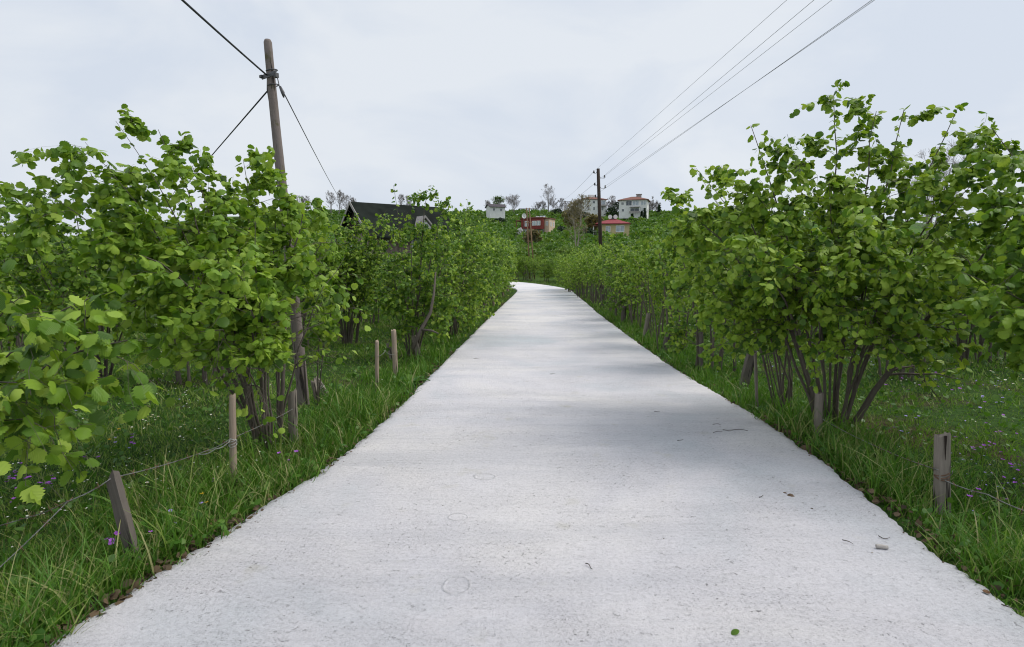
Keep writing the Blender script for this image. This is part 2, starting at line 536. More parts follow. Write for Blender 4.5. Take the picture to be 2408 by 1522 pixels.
edge = sstep(.975, 1.0, np.abs(us))
RZ = RZ - .012 * edge[None]
def skirt(sign, e):
    a = []
    for extra, dz in ((.012, -.035), (.02, -.17)):
        of = sign * (e + extra + RNG.normal(0, .006, n))
        x = cx + ty * of; y = cy - tx * of
        a.append(np.stack([x, y, terrain(x * 0, y) + dz], -1))
    return a
sl = skirt(-1, eL); sr = skirt(1, eR)
rows = np.concatenate([sl[1][:, None], sl[0][:, None], np.stack([RX, RY, RZ], -1), sr[0][:, None], sr[1][:, None]], 1)
m = rows.shape[1]
i, j = np.meshgrid(np.arange(m - 1), np.arange(n - 1))
q = (j * m + i).ravel()
link('road', make_mesh('road', rows.reshape(-1, 3), [np.stack([q, q + 1, q + m + 1, q + m], -1)], M_ROAD, smooth=True),
     kind='structure', label='pale rough concrete village road with ragged edges', cat='road')

# distant blue ridge on the horizon
g_ = MB()
rx = np.linspace(900, 5200, 40)
rz = -60 + 230 * (np.sin((rx - 900) / 4300 * PI)) ** .8 * (1 + .18 * np.sin(rx * .006) + .08 * np.sin(rx * .017))
top = np.stack([rx, np.full(40, 3400.0) - rx * .2, rz], -1)
bot = top.copy(); bot[:, 2] = -90; bot[:, 1] -= 700
back = top.copy(); back[:, 2] = -90; back[:, 1] += 700
V = np.vstack([bot, top, back]); k = np.arange(39)
g_.add(V, [np.stack([k, k + 1, k + 41, k + 40], -1), np.stack([k + 40, k + 41, k + 81, k + 80], -1)])
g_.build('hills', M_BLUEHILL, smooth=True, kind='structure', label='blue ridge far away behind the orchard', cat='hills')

# ------------------------------------------------------------------ leaves
def leaf_template(lod):
    if lod == 'hi':
        t = np.array([0, .05, .18, .25, .36, .44, .55, .62, .72, .79, .88, 1.0]); w = np.array([.03, .31, .50, .40, .58, .44, .55, .38, .45, .25, .21, 0])
    elif lod == 'mid':
        t = np.array([0, .10, .34, .46, .70, 1.0]); w = np.array([.04, .38, .57, .43, .42, 0])
    else:
        t = np.array([0, .3, .75, 1.0]); w = np.array([0, .48, .36, 0])
    if lod == 'lo':
        V = [(0, 0, 0), (0, 1, -.14)] + [(-.48, .3, -.10), (-.36, .75, -.14)] + [(.48, .3, -.10), (.36, .75, -.14)]
        F = [[(0, 1, 3, 2), (0, 4, 5, 1)]]
        V = np.array(V, float)
        return V, F, np.stack([V[:, 0] + .5, V[:, 1]], -1)
    n = len(t)
    mid = np.stack([np.zeros(n), t * (1 - .06 * t), -.30 * t ** 2], -1)
    yl = t - .07 * (w > .2) * (t < .15)
    zz = -.30 * t ** 2 - .5 * w ** 1.6
    L = np.stack([-w, yl, zz], -1)[:-1]; R = np.stack([w, yl, zz], -1)[:-1]
    V = np.vstack([mid, L, R])
    a = n; b = n + n - 1
    Q = []; T = []
    for k in range(n - 2):
        Q += [(k, k + 1, a + k + 1, a + k), (k, b + k, b + k + 1, k + 1)]
    T += [(n - 2, n - 1, a + n - 2), (n - 2, b + n - 2, n - 1)]
    return V, [Q, T], np.stack([V[:, 0] + .5, V[:, 1]], -1)
LT = {k: leaf_template(k) for k in ('hi', 'mid', 'lo')}

def leaf_frames(rng, pos, T, sign, droop=.25, upn=1.0, jitter=.55):
    n = len(pos)
    up = np.array([0, 0, 1.0])
    h = norm(np.cross(T, up) + rng.normal(0, .05, (n, 3))) * sign[:, None]
    A = norm(.45 * T + .75 * h + np.array([0, 0, -1.0]) * (droop + rng.uniform(-.25, .9, n))[:, None] + rng.normal(0, .32, (n, 3)))
    Nn = up * upn + rng.normal(0, jitter, (n, 3)) + .35 * h
    Nn = norm(Nn - (Nn * A).sum(-1, keepdims=True) * A)
    S = np.cross(A, Nn)
    return A, S, Nn

class Leaves:
    def __init__(self):
        self.p = []; self.a = []; self.s = []; self.n = []; self.z = []; self.t = []
    def on(self, rng, Pp, k, u0, size, pet=.02, **kw):
        M, n, _ = Pp.shape
        if M == 0: return
        u = (np.linspace(u0, 1, k)[None] + rng.uniform(-.04, .04, (M, k))).clip(0, 1)
        f = u * (n - 1); i = np.minimum(f.astype(int), n - 2); fr = (f - i)[..., None]
        r = np.arange(M)[:, None]
        a = Pp[r, i]; b = Pp[r, i + 1]
        pos = (a + (b - a) * fr).reshape(-1, 3); T = norm(b - a).reshape(-1, 3)
        sg = np.tile(np.where(np.arange(k) % 2 == 0, 1.0, -1.0), (M, 1)) * np.where(rng.random(M) < .5, 1, -1)[:, None]
        A, S, Nn = leaf_frames(rng, pos, T, sg.ravel(), **kw)
        sz = rng.uniform(size[0], size[1], len(pos))
        self.p.append(pos + A * pet); self.a.append(A); self.s.append(S); self.n.append(Nn); self.z.append(sz)
        base = rng.uniform(0, 1, (M, 1)) * .5
        tt = (base * .6 + rng.beta(1.3, 1.7, (M, k)) * .7).ravel() % 1.0
        self.t.append(tt)
    def done(self):
        self.p, self.a, self.s, self.n = (np.vstack(x) for x in (self.p, self.a, self.s, self.n))
        self.z = np.concatenate(self.z); self.t = np.concatenate(self.t)
        return self
    def geometry(self, idx, lod):
        V0, F0, U0 = LT[lod]
        k = len(V0); p = self.p[idx]; z = self.z[idx]
        cu = self.curl(idx)[:, None, None]
        V = p[:, None] + z[:, None, None] * (V0[None, :, 0:1] * self.s[idx][:, None] + V0[None, :, 1:2] * self.a[idx][:, None] + cu * V0[None, :, 2:3] * self.n[idx][:, None])
        F = []
        off = np.arange(len(p))[:, None, None] * k
        for f in F0:
            f = np.asarray(f)
            F.append((f[None] + off).reshape(-1, f.shape[1]))
        return V.reshape(-1, 3), F, np.repeat(self.t[idx], k), np.tile(U0, (len(p), 1))
    def mesh(self, name, idx, lod, mat):
        V, F, t, u = self.geometry(idx, lod)
        return make_mesh(name, V, F, mat, True, tint=t, uv=u)
    def curl(self, i):
        return .15 + 1.9 * ((self.t[i] * 17.37 + self.z[i] * 531.7) % 1.0)
    def matrix(self, i):
        s = self.z[i]
        a, b, c, p = self.s[i] * s, self.a[i] * s, self.n[i] * s * self.curl(i), self.p[i]
        return Matrix(((a[0], b[0], c[0], p[0]), (a[1], b[1], c[1], p[1]), (a[2], b[2], c[2], p[2]), (0, 0, 0, 1)))

LEAF_MESHES = []
for kx, (wx, zx) in enumerate(((1.0, 1.0), (.92, 1.5), (1.06, .5))):
    V0, F0, U0 = LT['hi']
    V1 = V0 * np.array([wx, 1, zx])
    V1 = V1 + np.array([0, 0, .02]) * np.sin(V1[:, 1:2] * 9 + kx * 2)
    LEAF_MESHES.append(make_mesh('leaf', V1, F0, M_LEAF, True, tint=np.full(len(V1), .1 * kx), uv=U0))

def grow(rng, Pp, R, nper, t0, t1, L, mt, mp, up, droop, npts, rr, r_end=.0015):
    """child shoots along parent polylines: returns polylines (M*nper, npts, 3), radii, parent index"""
    M, n, _ = Pp.shape
    t = rng.uniform(t0, t1, (M, nper))
    f = t * (n - 1); i = np.minimum(f.astype(int), n - 2); fr = (f - i)[..., None]
    r = np.arange(M)[:, None]
    a = Pp[r, i]; b = Pp[r, i + 1]
    org = (a + (b - a) * fr).reshape(-1, 3); T = norm(b - a).reshape(-1, 3)
    ra = (R[r, i] * (1 - fr[..., 0]) + R[r, i + 1] * fr[..., 0]).ravel()
    rv = rng.normal(0, 1, T.shape); perp = norm(rv - (rv * T).sum(-1, keepdims=True) * T)
    D = norm(T * mt + perp * mp + np.array([0, 0, 1.0]) * up)
    ln = rng.uniform(L[0], L[1], len(org)) * (1.2 - .92 * t.ravel() ** 1.6)
    u = np.linspace(0, 1, npts)
    C = org[:, None] + D[:, None] * (ln[:, None] * u[None])[..., None]
    C[:, :, 2] += (-droop * ln)[:, None] * u[None] ** 2
    C[:, 1:] += rng.normal(0, .028, C[:, 1:].shape) * ln[:, None, None] * u[1:][None, :, None] ** .5
    r0 = np.minimum(ra * rr, .02 if rr < .9 else 1)
    RR = r0[:, None] + (np.minimum(r_end, r0) - r0)[:, None] * u[None]
    return C, RR, np.repeat(np.arange(M), nper)

def bez(a, c, b, n, rng, wob):
    u = np.linspace(0, 1, n)[:, None]
    p = (1 - u) ** 2 * a + 2 * u * (1 - u) * c + u * u * b
    p[1:-1] += rng.normal(0, wob, (n - 2, 3))
    return p

def bush_geometry(rng, stems, nb=9, nt=4, kl=6, Lb=(.45, .95), Lt=(.18, .42), size=(.042, .08), tb=.3, clean=.3, sz_stem=None, floor=None):
    """stems: list of (base, control, tip, radius), relative to the bush's own base"""
    S = np.stack([bez(np.array(a, float), np.array(c, float), np.array(b, float), 10, rng, .012) for a, c, b, r in stems])
    u = np.linspace(0, 1, 10)
    SR = np.stack([r * (1 - .86 * u ** .9) for *_, r in stems])
    SR[:, 0] *= 1.25
    B, BR, bi = grow(rng, S, SR, nb, tb, 1.0, Lb, .5, .85, .08, .25, 6, .5)
    Tw, TR, ti = grow(rng, B, BR, nt, .25, 1.0, Lt, .6, .75, .05, .25, 4, .6)
    lv = Leaves()
    lv.on(rng, Tw, kl, .2, size)
    lv.on(rng, B, 6, .4, size)
    lv.on(rng, S, 30, .58, size)
    lv.done()
    if floor is not None:
        ok = lv.p[:, 2] > floor * rng.uniform(.35, 1.75, len(lv.p)) ** 1.2
        for nm in ('p', 'a', 's', 'n', 'z', 't'):
            setattr(lv, nm, getattr(lv, nm)[ok])
    meshes = []
    for s in range(len(stems)):
        mb = MB()
        V, F = tubes(S[s:s + 1], SR[s:s + 1], 7); mb.add(V, F)
        V, F = tubes(B[bi == s], BR[bi == s], 4); mb.add(V, F)
        tm = bi[ti] == s
        V, F = tubes(Tw[tm], TR[tm], 3); mb.add(V, F)
        meshes.append(mb.mesh('stem', M_BARK, True))
    return meshes, lv

def proto_stems(rng, n=8, h=3.2, spread=1.25, r=.024):
    out = []
    for k in range(n):
        a = k * 2 * PI / n + rng.uniform(-.3, .3)
        s = spread * rng.uniform(.35, 1.0)
        hh = h * rng.uniform(.8, 1.05) - .28 * s
        b = np.array([math.cos(a), math.sin(a), 0]) * rng.uniform(.08, .4)
        tip = np.array([math.cos(a) * s, math.sin(a) * s, hh])
        c = np.array([math.cos(a) * s * .35, math.sin(a) * s * .35, hh * .62])
        b[2] = -.08
        out.append((b, c, tip, r * rng.uniform(.6, 1.2)))
    return out

# ---- hero bushes, each with stems of its own
def hero(seed, base_px, tips, label, depth_from=None, base=None, r=.017, floor=.3, extra=0, nb=10, nt=5, kl=12, size=(.038, .078), arch=.5, group=None, Lb=(.35, .85), Lt=(.16, .38), prune=(), foot=.24):
    rng = np.random.default_rng(seed)
    B0 = G(*base_px) if base is None else np.array([base[0], base[1], float(ground(base[0], base[1]))])
    st = []
    tips = sorted(tips, key=lambda q: q[0])
    for k, (px, py, Yd, *ex) in enumerate(tips):
        tip = P(px, py, Yd) - B0
        a = math.atan2(tip[1], tip[0])
        b = np.array([math.cos(a), math.sin(a), 0]) * rng.uniform(.04, foot); b[2] = -.08
        c = np.array([tip[0] * .42, tip[1] * .42, max(tip[2], .9) * arch + .5])
        if k % 3 and not ex and len(tips) > 8:      # forks from its neighbour's foot
            b = st[-1][0] + np.array([.012, .006, 0]); c = c * .62 + st[-1][1] * .38
        if ex:
            c = np.array([tip[0] * .5, tip[1] * .5, tip[2] * .52])
        st.append((b, c, tip, ex[0] if ex else r * rng.uniform(.55, 1.15)))
    for k in range(extra):
        st += [proto_stems(rng, 6, 2.4, 1.0, .022)[k]]
    meshes, lv = bush_geometry(rng, st, nb=nb, nt=nt, kl=kl, size=size, floor=floor, Lb=Lb)
    root = thing('hazel_bush', label, 'bush', tuple(B0), 0, group)
    for me in meshes:
        link('stem', me, root)
    if prune:        # leaves that grazing and trimming have taken away
        w = lv.p + B0 - np.array([0, 0, CAMZ])
        dp = w[:, 1] * math.cos(TH) - w[:, 2] * math.sin(TH)
        qx = CX + FPX * w[:, 0] / dp; qy = CY - FPX * (w[:, 1] * math.sin(TH) + w[:, 2] * math.cos(TH)) / dp
        ok = np.ones(len(qx), bool)
        for (x0, y0, x1, y1, pr) in prune:
            ok &= ~((qx > x0) & (qx < x1) & (qy > y0) & (qy < y1) & (rng.random(len(qx)) < pr))
        for nm in ('p', 'a', 's', 'n', 'z', 't'):
            setattr(lv, nm, getattr(lv, nm)[ok])
    # the 300 leaves that show largest stand alone
    wp = lv.p + B0 - np.array([0, 0, CAMZ])
    dist = np.linalg.norm(wp, axis=1)
    view = norm(wp)
    face = np.abs((lv.n * view).sum(-1)) * .7 + .3
    infr = (wp[:, 1] > .5) & (np.abs(wp[:, 0] / np.maximum(wp[:, 1], .3)) < 1.0)
    score = lv.z / dist * face * np.where(infr, 1, .1)
    order = np.argsort(-score)
    big, rest = order[:300], order[300:]
    for q in big:
        link('leaf', LEAF_MESHES[int(q) % 3], root, mat=lv.matrix(int(q)))
    if len(rest): link('foliage', lv.mesh('foliage', rest, 'hi' if dist.min() < 2.6 else 'mid', M_LEAF), root, kind='stuff')
    return root

NTH = 'first second third fourth fifth sixth seventh eighth ninth tenth eleventh twelfth thirteenth fourteenth fifteenth sixteenth'.split()
HG = 'hazel bushes along the road and in the orchard'
hero(11, (630, 1040), [(272, 285, 4.5), (200, 335, 4.4), (372, 305, 4.7), (452, 390, 5.2), (572, 378, 5.3), (660, 400, 5.5), (712, 470, 5.6), (100, 450, 4.2),
                       (330, 600, 3.7), (560, 640, 3.8), (470, 780, 3.8), (655, 600, 4.9), (600, 760, 4.3), (260, 520, 4.6), (600, 520, 4.6), (420, 560, 4.3), (560, 880, 4.2)],
     'tall open hazel bush in front of the leaning pole, stems beside a split post', extra=2, floor=.62, prune=[(675, 690, 735, 960, 1.0), (735, 540, 1000, 960, .85), (200, 850, 840, 1060, .88), (330, 760, 560, 850, .5)])
hero(12, None, [(60, 690, 3.3), (215, 700, 3.1), (300, 800, 2.9), (130, 780, 2.8), (40, 900, 2.7), (265, 895, 2.9), (110, 1010, 2.6), (-60, 620, 3.4), (-120, 820, 2.7), (-200, 700, 3.2), (10, 1010, 2.6)],
     'hazel bush with the largest pale leaves hanging over the leaning plank post', base=(-3.7, 3.3), floor=.6, nb=4, nt=3, kl=4, size=(.06, .09), arch=.55)
hero(13, (1970, 998), [(1765, 295, 5.5), (1960, 222, 5.7), (2060, 262, 5.7), (2125, 258, 5.5), (2255, 245, 5.4), (1850, 315, 5.5), (1635, 395, 6.2), (1590, 480, 5.8),
                       (1720, 560, 4.9), (1860, 620, 4.7), (2010, 540, 4.5), (2200, 560, 4.4), (2330, 310, 5.3), (2290, 430, 4.9), (1950, 430, 5.2), (2100, 430, 5.0), (1780, 460, 5.3), (2070, 700, 4.6), (2370, 530, 4.9, .038), (1720, 420, 5.8, .026)],
     'largest spreading hazel bush, its many grey stems rising behind the short round post', nb=9, r=.018, floor=.8)
hero(14, None, [(2330, 300, 5.0), (2400, 350, 4.6), (2260, 640, 3.9), (2370, 620, 3.8), (2400, 480, 4.2), (2330, 480, 4.6), (2480, 420, 4.2), (2520, 620, 3.6), (2380, 720, 4.0), (2600, 360, 4.6)],
     'hazel bush leaning in at the edge of the view behind the cracked square post', base=(5.7, 4.7), floor=.7, nb=7)
hero(15, (1888, 964), [(1568, 468, 6.8), (1630, 392, 6.6), (1665, 450, 6.8), (1600, 570, 6.6), (1760, 480, 6.1), (1700, 560, 6.0), (1640, 640, 5.8), (1800, 640, 5.6), (1730, 720, 5.6), (1900, 560, 6.2), (1830, 420, 6.6)],
     'slim hazel bush of straight bare stems between the leaning dark stake and the round post', nb=6, r=.013, floor=.75, foot=.42)

hero(16, None, [(-40, 470, 7.2), (30, 480, 7.0), (100, 450, 7.4), (170, 455, 7.6), (240, 450, 7.8), (320, 490, 8.0), (60, 570, 6.6), (-60, 600, 6.6), (210, 590, 6.8), (390, 520, 8.2),
                (150, 670, 6.5), (300, 680, 6.8), (0, 720, 6.4), (420, 640, 7.6)],
     'broad hazel bush filling the space behind the nearest pale leaves', base=(-6.2, 8.2), nb=9, nt=5, kl=7, floor=.6)
hero(21, (2275, 848), [(2180, 500, 9.6), (2260, 470, 10.0), (2340, 480, 10.2), (2400, 520, 9.8), (2150, 600, 9.4), (2230, 640, 9.0), (2330, 640, 9.0), (2410, 650, 9.2), (2280, 560, 9.2)],
     'many stemmed hazel bush beyond the largest one, across the flowering grass', nb=9, nt=5, kl=7, floor=1.0, r=.024)
hero(22, (2140, 806), [(2080, 560, 12.0), (2140, 540, 12.4), (2200, 560, 12.2), (2060, 640, 11.8), (2180, 660, 11.6), (2120, 680, 11.8), (2020, 600, 12.6)],
     'hazel bush of stout close stems seen between the trunks behind the thick diagonal limb', nb=9, nt=5, kl=7, floor=.9, r=.026)
hero(17, (975, 835), [(925, 436, 10.6), (965, 458, 10.8), (1003, 462, 10.7), (1045, 482, 11.0), (905, 600, 10.3), (1060, 570, 10.6), (1000, 640, 10.0), (940, 670, 10.0), (1075, 690, 10.3),
                (890, 710, 10.2), (1030, 750, 10.1), (1085, 530, 11.4)],
     'hazel bush with a ragged top reaching above the dark roof', nb=9, nt=5, kl=7, floor=.15, r=.024, Lb=(.25, .7), prune=[(893, 496, 1003, 530, .6)])
hero(20, None, [(770, 520, 12.6), (815, 530, 12.8), (850, 518, 13.0), (890, 512, 13.2), (760, 590, 12.4), (830, 600, 12.2), (900, 600, 12.8), (800, 680, 12.3), (870, 680, 12.4), (735, 560, 12.8), (838, 520, 12.5), (872, 518, 12.6), (910, 522, 12.5), (935, 545, 12.4), (785, 545, 12.3), (855, 570, 12.2)],
     'hazel bush between the leaning pole and the ragged bush, before the dark gable', base=(-3.9, 13.0), nb=9, nt=5, kl=7, floor=.4, r=.024, prune=[(893, 485, 1003, 530, .5), (760, 440, 960, 500, .85)])
hero(18, (1060, 790), [(1100, 470, 13.0), (1065, 500, 12.8), (1130, 500, 13.2), (1150, 560, 13.0), (1050, 600, 12.4), (1120, 640, 12.6), (1090, 720, 12.5), (1150, 690, 12.8), (1030, 540, 12.8)],
     'leafy hazel bush of the inside hedge, clothed in leaves down to the verge', nb=9, nt=5, kl=7, floor=.05, r=.022)
hero(19, (744, 948), [(772, 640, 6.0), (792, 700, 5.9), (758, 760, 5.9)],
     'slender young hazel shoot standing right against the leaning pole', nb=4, nt=2, kl=4, floor=.45, r=.010, Lb=(.12, .3), size=(.06, .10))
# ---- repeated bushes: a few kinds, copied
PROTOS = []
for k in range(6):
    rng = np.random.default_rng(100 + k)
    st = proto_stems(rng, 9 if k % 2 else 7, 2.75 + .1 * (k % 3), 1.35 if k < 4 else 1.05)
    meshes, lv = bush_geometry(rng, st, nb=10, nt=5, kl=9, floor=.75 if k < 3 else .1, tb=.32 if k < 3 else .1)
    n = len(lv.z)
    rad = np.hypot(lv.p[:, 0], lv.p[:, 1]) + .35 * np.abs(lv.p[:, 2] - 1.6)
    order = np.argsort(-rad)
    big, rest = order[:240], order[240:]
    PROTOS.append(dict(stems=meshes, lv=lv, big=big, full=lv.mesh('foliage', np.arange(n), 'lo', M_LEAF), rest=lv.mesh('foliage', rest, 'mid', M_LEAF)))
PLACED = []
def place_bush(k, x, y, rz, sc, label, leaves, group=None, zs=1.0):
    p = PROTOS[k]
    root = thing('hazel_bush', label, 'bush', (x, y, float(ground(x, y))), rz, group)
    root.scale = (sc, sc, sc * zs)
    for me in p['stems']:
        link('stem', me, root)
    if leaves:
        for q in p['big']:
            link('leaf', LEAF_MESHES[int(q) % 3], root, mat=p['lv'].matrix(int(q)))
    link('foliage', p['rest'] if leaves else p['full'], root, kind='stuff')
    PLACED.append((x, y, 1.2 * sc))
    return root

def edge_x(y, side):
    c = float(np.interp(y, RCL[:80, 1], RCL[:80, 0]))
    return c + side * HALF
LROW = [(15.2, -.8, 1.1, 'hazel bush of the inside hedge between the fully leafy one and the bend'),
        (17.2, -.75, 1.12, 'inside hedge bush standing where the thin pale stakes begin')]
rr = np.random.default_rng(5)
for (y, o_, sc, lab) in LROW:
    place_bush(3 + int(rr.integers(3)), edge_x(y, -1) + o_, y, rr.uniform(0, 6.28), sc, lab, y < 15.5)
for kk, y in enumerate(np.arange(19.3, 42, 2.1)):
    sc = float(np.interp(y, [19, 38], [1.12, 1.45])) * rr.uniform(.94, 1.06)
    place_bush(3 + int(rr.integers(3)), edge_x(y, -1) - rr.uniform(.75, 1.0), float(y), rr.uniform(0, 6.28), sc,
               f'{NTH[kk]} bush of the close inside hedge, counted from the thin pale stakes towards the bend', False, 'hedge bushes at the inside of the bend')
RROW = [(9.3, .75, .98, 'bushy hazel with low leafy shoots behind the brown upright stake'),
        (11.8, .7, .95, 'hazel bush behind the forked dark stake'),
        (14.2, .75, .95, 'hazel bush behind the pale topped slanting stake'),
        (16.6, .75, 1.0, 'hazel bush just past the slanting pale topped stake, roadside row')]
for (y, o_, sc, lab) in RROW:
    place_bush(4 if y < 10 else int(rr.integers(3)), edge_x(y, 1) + o_, y, rr.uniform(0, 6.28), sc, lab, y < 15)
for kk, y in enumerate(np.arange(18.8, 44, 2.3)):
    place_bush(int(rr.integers(4)), edge_x(y, 1) + rr.uniform(.7, 1.1), float(y), rr.uniform(0, 6.28), rr.uniform(.95, 1.1),
               f'{NTH[kk]} bush past the slanting stake in the row that passes the dark pole', False, 'bushes of the row past the dark pole')
# bushes along the outside of the bend
for kk, t in enumerate(np.linspace(0, 1, 9)):
    x = 8.0 - 12 * t; y = 49.0 + 15.5 * t ** .62
    place_bush(int(rr.integers(6)), x, y, rr.uniform(0, 6.28), rr.uniform(.95, 1.1), f'{NTH[kk]} hazel bush along the outer bank of the bend, from the dark pole inward', False, 'bushes on the outer bank of the bend')
# back rows
nb_ = 0
for side in (-1, 1):
    for row in range(9):
        off_ = 3.6 + row * 3.2
        cnt = -1
        for y in np.arange(2.5 + (row % 2) * 1.5, 44 if row < 6 else 36, 3.1):
            yy = float(y + rr.uniform(-.5, .5))
            x = edge_x(yy, side) + side * (off_ + rr.uniform(-.5, .5))
            if abs(x) > 1.08 * yy + 3: continue
            if side < 0 and row == 0 and yy < 8.0: continue      # the open grass behind the near posts
            if side > 0 and row == 0 and yy < 8.6: continue
            if side > 0 and row == 1 and yy < 6.5: continue
            if side > 0 and row == 1 and 6.5 < yy < 8.6: continue
            cnt += 1
            near = math.hypot(x, yy) < 10.5
            row_w = ['first', 'second', 'third', 'fourth', 'fifth', 'sixth', 'seventh', 'eighth', 'ninth', 'tenth'][row]
            if side < 0:
                lab = f'shaded hazel bush, {NTH[cnt]} along the {row_w} row behind the leaning pole'
                grp = f'{row_w} row of bushes behind the leaning pole'
            else:
                lab = f'hazel bush, {NTH[cnt]} along the {row_w} orchard row behind the square post'
                grp = f'{row_w} row of bushes behind the square post'
            place_bush(int(rr.integers(3)), x, yy, rr.uniform(0, 6.28), rr.uniform(.94, 1.08), lab, near, grp)
            nb_ += 1
for y in np.arange(46, 66, 3.6):
    for x in np.arange(-6, 34, 3.7):
        if road_dist(x, y) < 4.4 or x > .42 * y + 4: continue
        place_bush(int(rr.integers(6)), float(x + rr.uniform(-.6, .6)), float(y + rr.uniform(-.6, .6)), rr.uniform(0, 6.28), rr.uniform(.9, 1.12),
                   'hazel bush in the level orchard at the foot of the hill', False, 'orchard bushes at the foot of the hill')
        nb_ += 1
print('mid bushes', nb_, len(PLACED))

# ------------------------------------------------------------------ hillside orchard
def blob_leaves(rng, n, rx, rz, zc, size, low=-.6):
    d = norm(rng.normal(0, 1, (n, 3)))
    d[:, 2] = np.where(d[:, 2] < low, -d[:, 2], d[:, 2])
    rad = rng.uniform(.45, 1.0, n) ** .6 * (1 + .22 * np.sin(d[:, 0] * 5 + d[:, 1] * 4) * np.cos(d[:, 2] * 5 + 1))
    p = d * rad[:, None] * np.array([rx, rx, rz]) + np.array([0, 0, zc])
    lv = Leaves()
    A, S, Nn = leaf_frames(rng, p, norm(rng.normal(0, 1, (n, 3))), np.ones(n), jitter=.6)
    lv.p = p; lv.a = A; lv.s = S; lv.n = Nn; lv.z = rng.uniform(size[0], size[1], n); lv.t = (rng.uniform(0, .35) + rng.beta(2, 2.4, n) * .6) % 1
    return lv
def hill_bush_mesh(seed, n, size):
    rng = np.random.default_rng(seed)
    lv = blob_leaves(rng, n, 1.7, 1.3, 1.95, size)
    V, F, t, u = lv.geometry(np.arange(n), 'lo')
    mb = MB()
    for k in range(5):
        a = k * 1.26; mb.tube([(math.cos(a) * .15, math.sin(a) * .15, -.2), (math.cos(a) * .45, math.sin(a) * .45, 1.7)], [.05, .03], 4, False)
    Vt = np.vstack(mb.v); Ft = np.vstack(mb.f[4])
    return make_mesh('hazel_bush', np.vstack([V, Vt]), [F[0], Ft + len(V)], [M_LEAF_FAR, M_BARK], True,
                     tint=np.concatenate([t, np.zeros(len(Vt))]), mi=np.concatenate([np.zeros(len(F[0])), np.ones(len(Ft))]))
HB_NEAR = [hill_bush_mesh(300 + k, 900, (.16, .27)) for k in range(5)]
HB_FAR = [blob_leaves(np.random.default_rng(330 + k), 84, 1.9, 1.3, 1.5, (.45, .75)) for k in range(5)]
hr = np.random.default_rng(9)
spots = []
yy = 67.0
while yy < 282:
    st_ = 3.5 + yy * .004
    lo, hi = (-.10, .36) if yy < 190 else (-.42, .45)
    for x in np.arange(lo * yy, hi * yy, st_):
        spots.append((x + hr.uniform(-1.1, 1.1), yy + hr.uniform(-1.1, 1.1)))
    yy += st_
HOUSE_CLEAR = []
def clear_of(px, Yd, r):
    p = P(px, 610, Yd); HOUSE_CLEAR.append((p[0], Yd, r))
for c in ((1263, 190, 9), (1263, 180, 8), (1258, 168, 7), (1255, 158, 6), (1252, 148, 5), (1436, 150, 8), (1388, 245, 10), (1490, 235, 12), (1490, 226, 10), (1165, 230, 7), (1388, 236, 8)):
    clear_of(*c)
def okspot(x, y):
    return road_dist(x, y) > 3.5 and all(math.hypot(x - a, y - b) > r for a, b, r in HOUSE_CLEAR)
spots = [s_ for s_ in spots if okspot(*s_)]
ind = [s_ for s_ in spots if -.01 < s_[0] / s_[1] < .34][:75]
inds = set(ind)
for k, (x, y) in enumerate(ind):
    o = link('hazel_bush', HB_NEAR[k % 5], None, (x, y, float(ground(x, y)) - .1), (0, 0, hr.uniform(0, 6.28)),
             label='small round hazel bush in the orchard climbing the hillside', cat='bush', group='hazel bushes across the hillside')
    s_ = hr.uniform(.8, 1.1); o.scale = (s_, s_, s_ * hr.uniform(.85, 1.1))
VV, FF, TT = [], [], []
nn = 0
for k, (x, y) in enumerate(spots):
    if (x, y) in inds: continue
    lv = HB_FAR[k % 5]
    V, F, t, u = lv.geometry(np.arange(len(lv.z)), 'lo')
    a = hr.uniform(0, 6.28); c_, s_ = math.cos(a), math.sin(a); sc = hr.uniform(.75, 1.2)
    V = np.stack([V[:, 0] * c_ - V[:, 1] * s_, V[:, 0] * s_ + V[:, 1] * c_, V[:, 2]], -1) * sc + np.array([x, y, float(ground(x, y)) - .2])
    VV.append(V); FF.append(F[0] + nn); TT.append((t + hr.uniform(-.25, .25)) % 1); nn += len(V)
link('hillside_orchard', make_mesh('hillside_orchard', np.vstack(VV), [np.vstack(FF)], M_LEAF_FAR, True, tint=np.concatenate(TT)),
     kind='stuff', label='mass of hazel bushes covering the upper hillside', cat='orchard')

